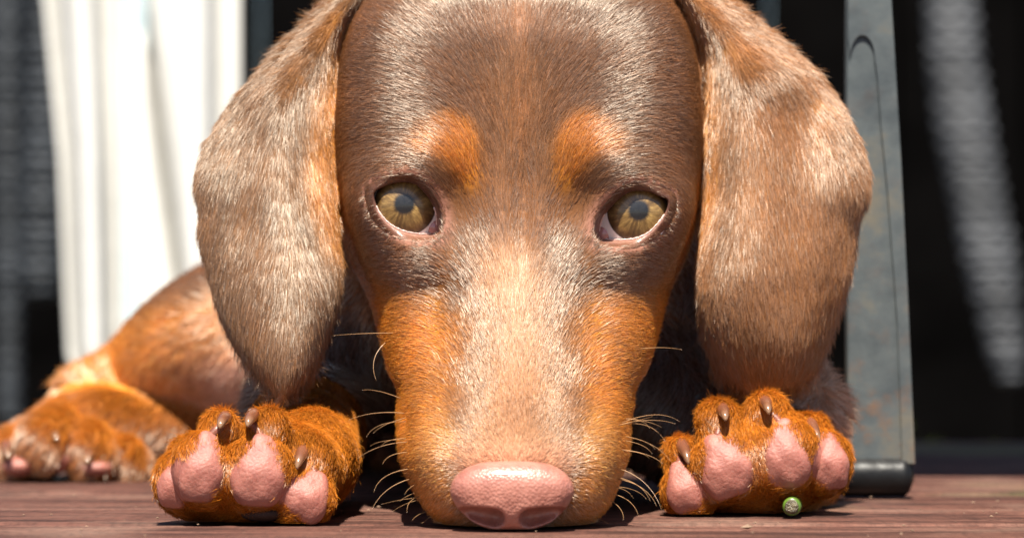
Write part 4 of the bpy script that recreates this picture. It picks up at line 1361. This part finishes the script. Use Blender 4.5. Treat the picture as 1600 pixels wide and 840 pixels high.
def wicker_leg(name, rows, dep, mat, pitch, label, cat):
    """a tapered furniture leg wrapped in woven strands: each row (py, left px, right px)"""
    root = link(name, None)
    tag(root, label, cat)
    py0, py1 = rows[0][0], rows[-1][0]
    y = py0; pr = []; nring = int((py1 - py0) / pitch)
    for j in range(nring):
        py = py0 + (j + .5 + random.uniform(-.22, .22)) * pitch
        l = np.interp(py, [r_[0] for r_ in rows], [r_[1] for r_ in rows]); r_ = np.interp(py, [q_[0] for q_ in rows], [q_[2] for q_ in rows])
        c = WP((l + r_) / 2, py, dep); a = (r_ - l) / 2 * SCL(dep); rr = pitch * SCL(dep) * 0.56 * random.uniform(0.75, 1.25)
        ring = [c + np.array([(a - rr * .5) * math.cos(t_) * (1 + 0.04 * math.sin(6 * t_ + (j % 2) * math.pi)), (a - rr * .5) * math.sin(t_) * (1 + 0.04 * math.sin(6 * t_ + (j % 2) * math.pi)), 0.25 * rr * math.sin(6 * t_ + (j % 2) * math.pi)]) for t_ in np.linspace(0, 2 * math.pi, 25)[:-1]]
        Vt = []; n = 6
        for i, p in enumerate(ring):
            rad_ = (p - c); rad_[2] = 0; rad_ /= np.linalg.norm(rad_)
            for k in range(n):
                a2 = 2 * math.pi * k / n
                Vt.append(p + rad_ * rr * math.cos(a2) + np.array([0, 0, rr * math.sin(a2)]))
        m_ = len(ring)
        F = [(i * n + k, i * n + (k + 1) % n, ((i + 1) % m_) * n + (k + 1) % n, ((i + 1) % m_) * n + k) for i in range(m_) for k in range(n)]
        mesh_obj("woven_strand", Vt, F, mat, root)
    a = rows[0]; b_ = rows[-1]
    core = [WP((r_[1] + r_[2]) / 2, r_[0], dep) for r_ in rows]; Rr = [(r_[2] - r_[1]) / 2 * SCL(dep) * 0.86 for r_ in rows]
    Vt, F = tube(core, Rr, 20); mesh_obj("core", Vt, F, mat, root)
    return root


wicker_leg("wicker_leg", [(-260, 1430, 1500), (0, 1446, 1524), (100, 1450, 1534), (200, 1462, 1550), (400, 1504, 1586), (560, 1546, 1600), (595, 1562, 1594)], 1400, M["wicker"], 15, "grey woven wicker furniture leg slanting beside the steel chair leg", "wicker leg")
wicker_leg("wicker_leg", [(-260, -20, 40), (400, -6, 34), (660, 0, 30)], 1500, M["wicker_dark"], 16, "slim dark blue-grey wicker post at the far edge beside the white cloth", "wicker leg")
wicker_leg("wicker_leg", [(-260, 52, 100), (100, 44, 98), (430, 30, 96), (470, 44, 90)], 1400, M["wicker_dark"], 18, "broad dark wicker leg just behind the white cloth's edge", "wicker leg")

# moss and grass at the back edge of the deck
r = np.random.default_rng(5); Vg = []; Fg = []
for i in range(5200):
    x = r.uniform(-0.5, 0.75); y = r.uniform(0.49, 0.535); h = r.uniform(0.016, 0.034) * (0.4 + 0.9 * abs(math.sin(x * 9 + 1.2))); a = r.uniform(0, 6.28); w = 0.0022
    z0 = -0.03
    b0 = len(Vg); lx, ly = r.normal(0, .012, 2)
    Vg += [(x - w * math.cos(a), y - w * math.sin(a), z0), (x + w * math.cos(a), y + w * math.sin(a), z0), (x + lx * .5, y + ly * .5, z0 + h * .6), (x + lx, y + ly, z0 + h)]
    Fg += [(b0, b0 + 1, b0 + 2), (b0 + 1, b0 + 3, b0 + 2)]
gr = mesh_obj("grass", Vg, Fg, M["grass"], None, False, mm=False)
tag(gr, "dim mossy green grass along the back edge of the deck", "grass", kind="stuff")
bm = bmesh.new(); bmesh.ops.create_cube(bm, size=1.0)
for v in bm.verts: v.co = Vector((v.co.x * 2.6, v.co.y * 0.70 + 0.845, v.co.z * 0.13 - 0.095))
tag(bm_obj("soil_bed", bm, M["soil"]), "dark soil strip between the deck and the timber wall", "soil bed", kind="structure")

# crumbs of grit and wood on the boards
r = np.random.default_rng(9); Vg = []; Fg = []
for i in range(150):
    x = r.uniform(-0.13, 0.13); y = r.uniform(-0.02, 0.20); q_ = r.uniform(0.00012, 0.00038) * (2.2 if r.random() < 0.05 else 1)
    b0 = len(Vg); ax_ = r.uniform(0.6, 2.4)
    P_ = np.array([(1, 0, 0), (-1, 0, 0), (0, 1, 0), (0, -1, 0), (0, 0, 1), (0, 0, -0.6)]) * r.uniform(0.6, 1.2, (6, 3)) * np.array([ax_, 1, 0.8]) * q_
    a_ = r.uniform(0, 6.28); P_ = np.stack([P_[:, 0] * math.cos(a_) - P_[:, 1] * math.sin(a_), P_[:, 0] * math.sin(a_) + P_[:, 1] * math.cos(a_), P_[:, 2]], 1)
    Vg += (P_ + np.array([x, y, 0.00035])).tolist()
    Fg += [tuple(b0 + k for k in f) for f in ((0, 2, 4), (2, 1, 4), (1, 3, 4), (3, 0, 4), (2, 0, 5), (1, 2, 5), (3, 1, 5), (0, 3, 5))]
go = mesh_obj("grit", Vg, Fg, M["grit"], None, False, mm=False)
tag(go, "tiny pale crumbs of grit scattered on the deck boards", "grit", kind="stuff")
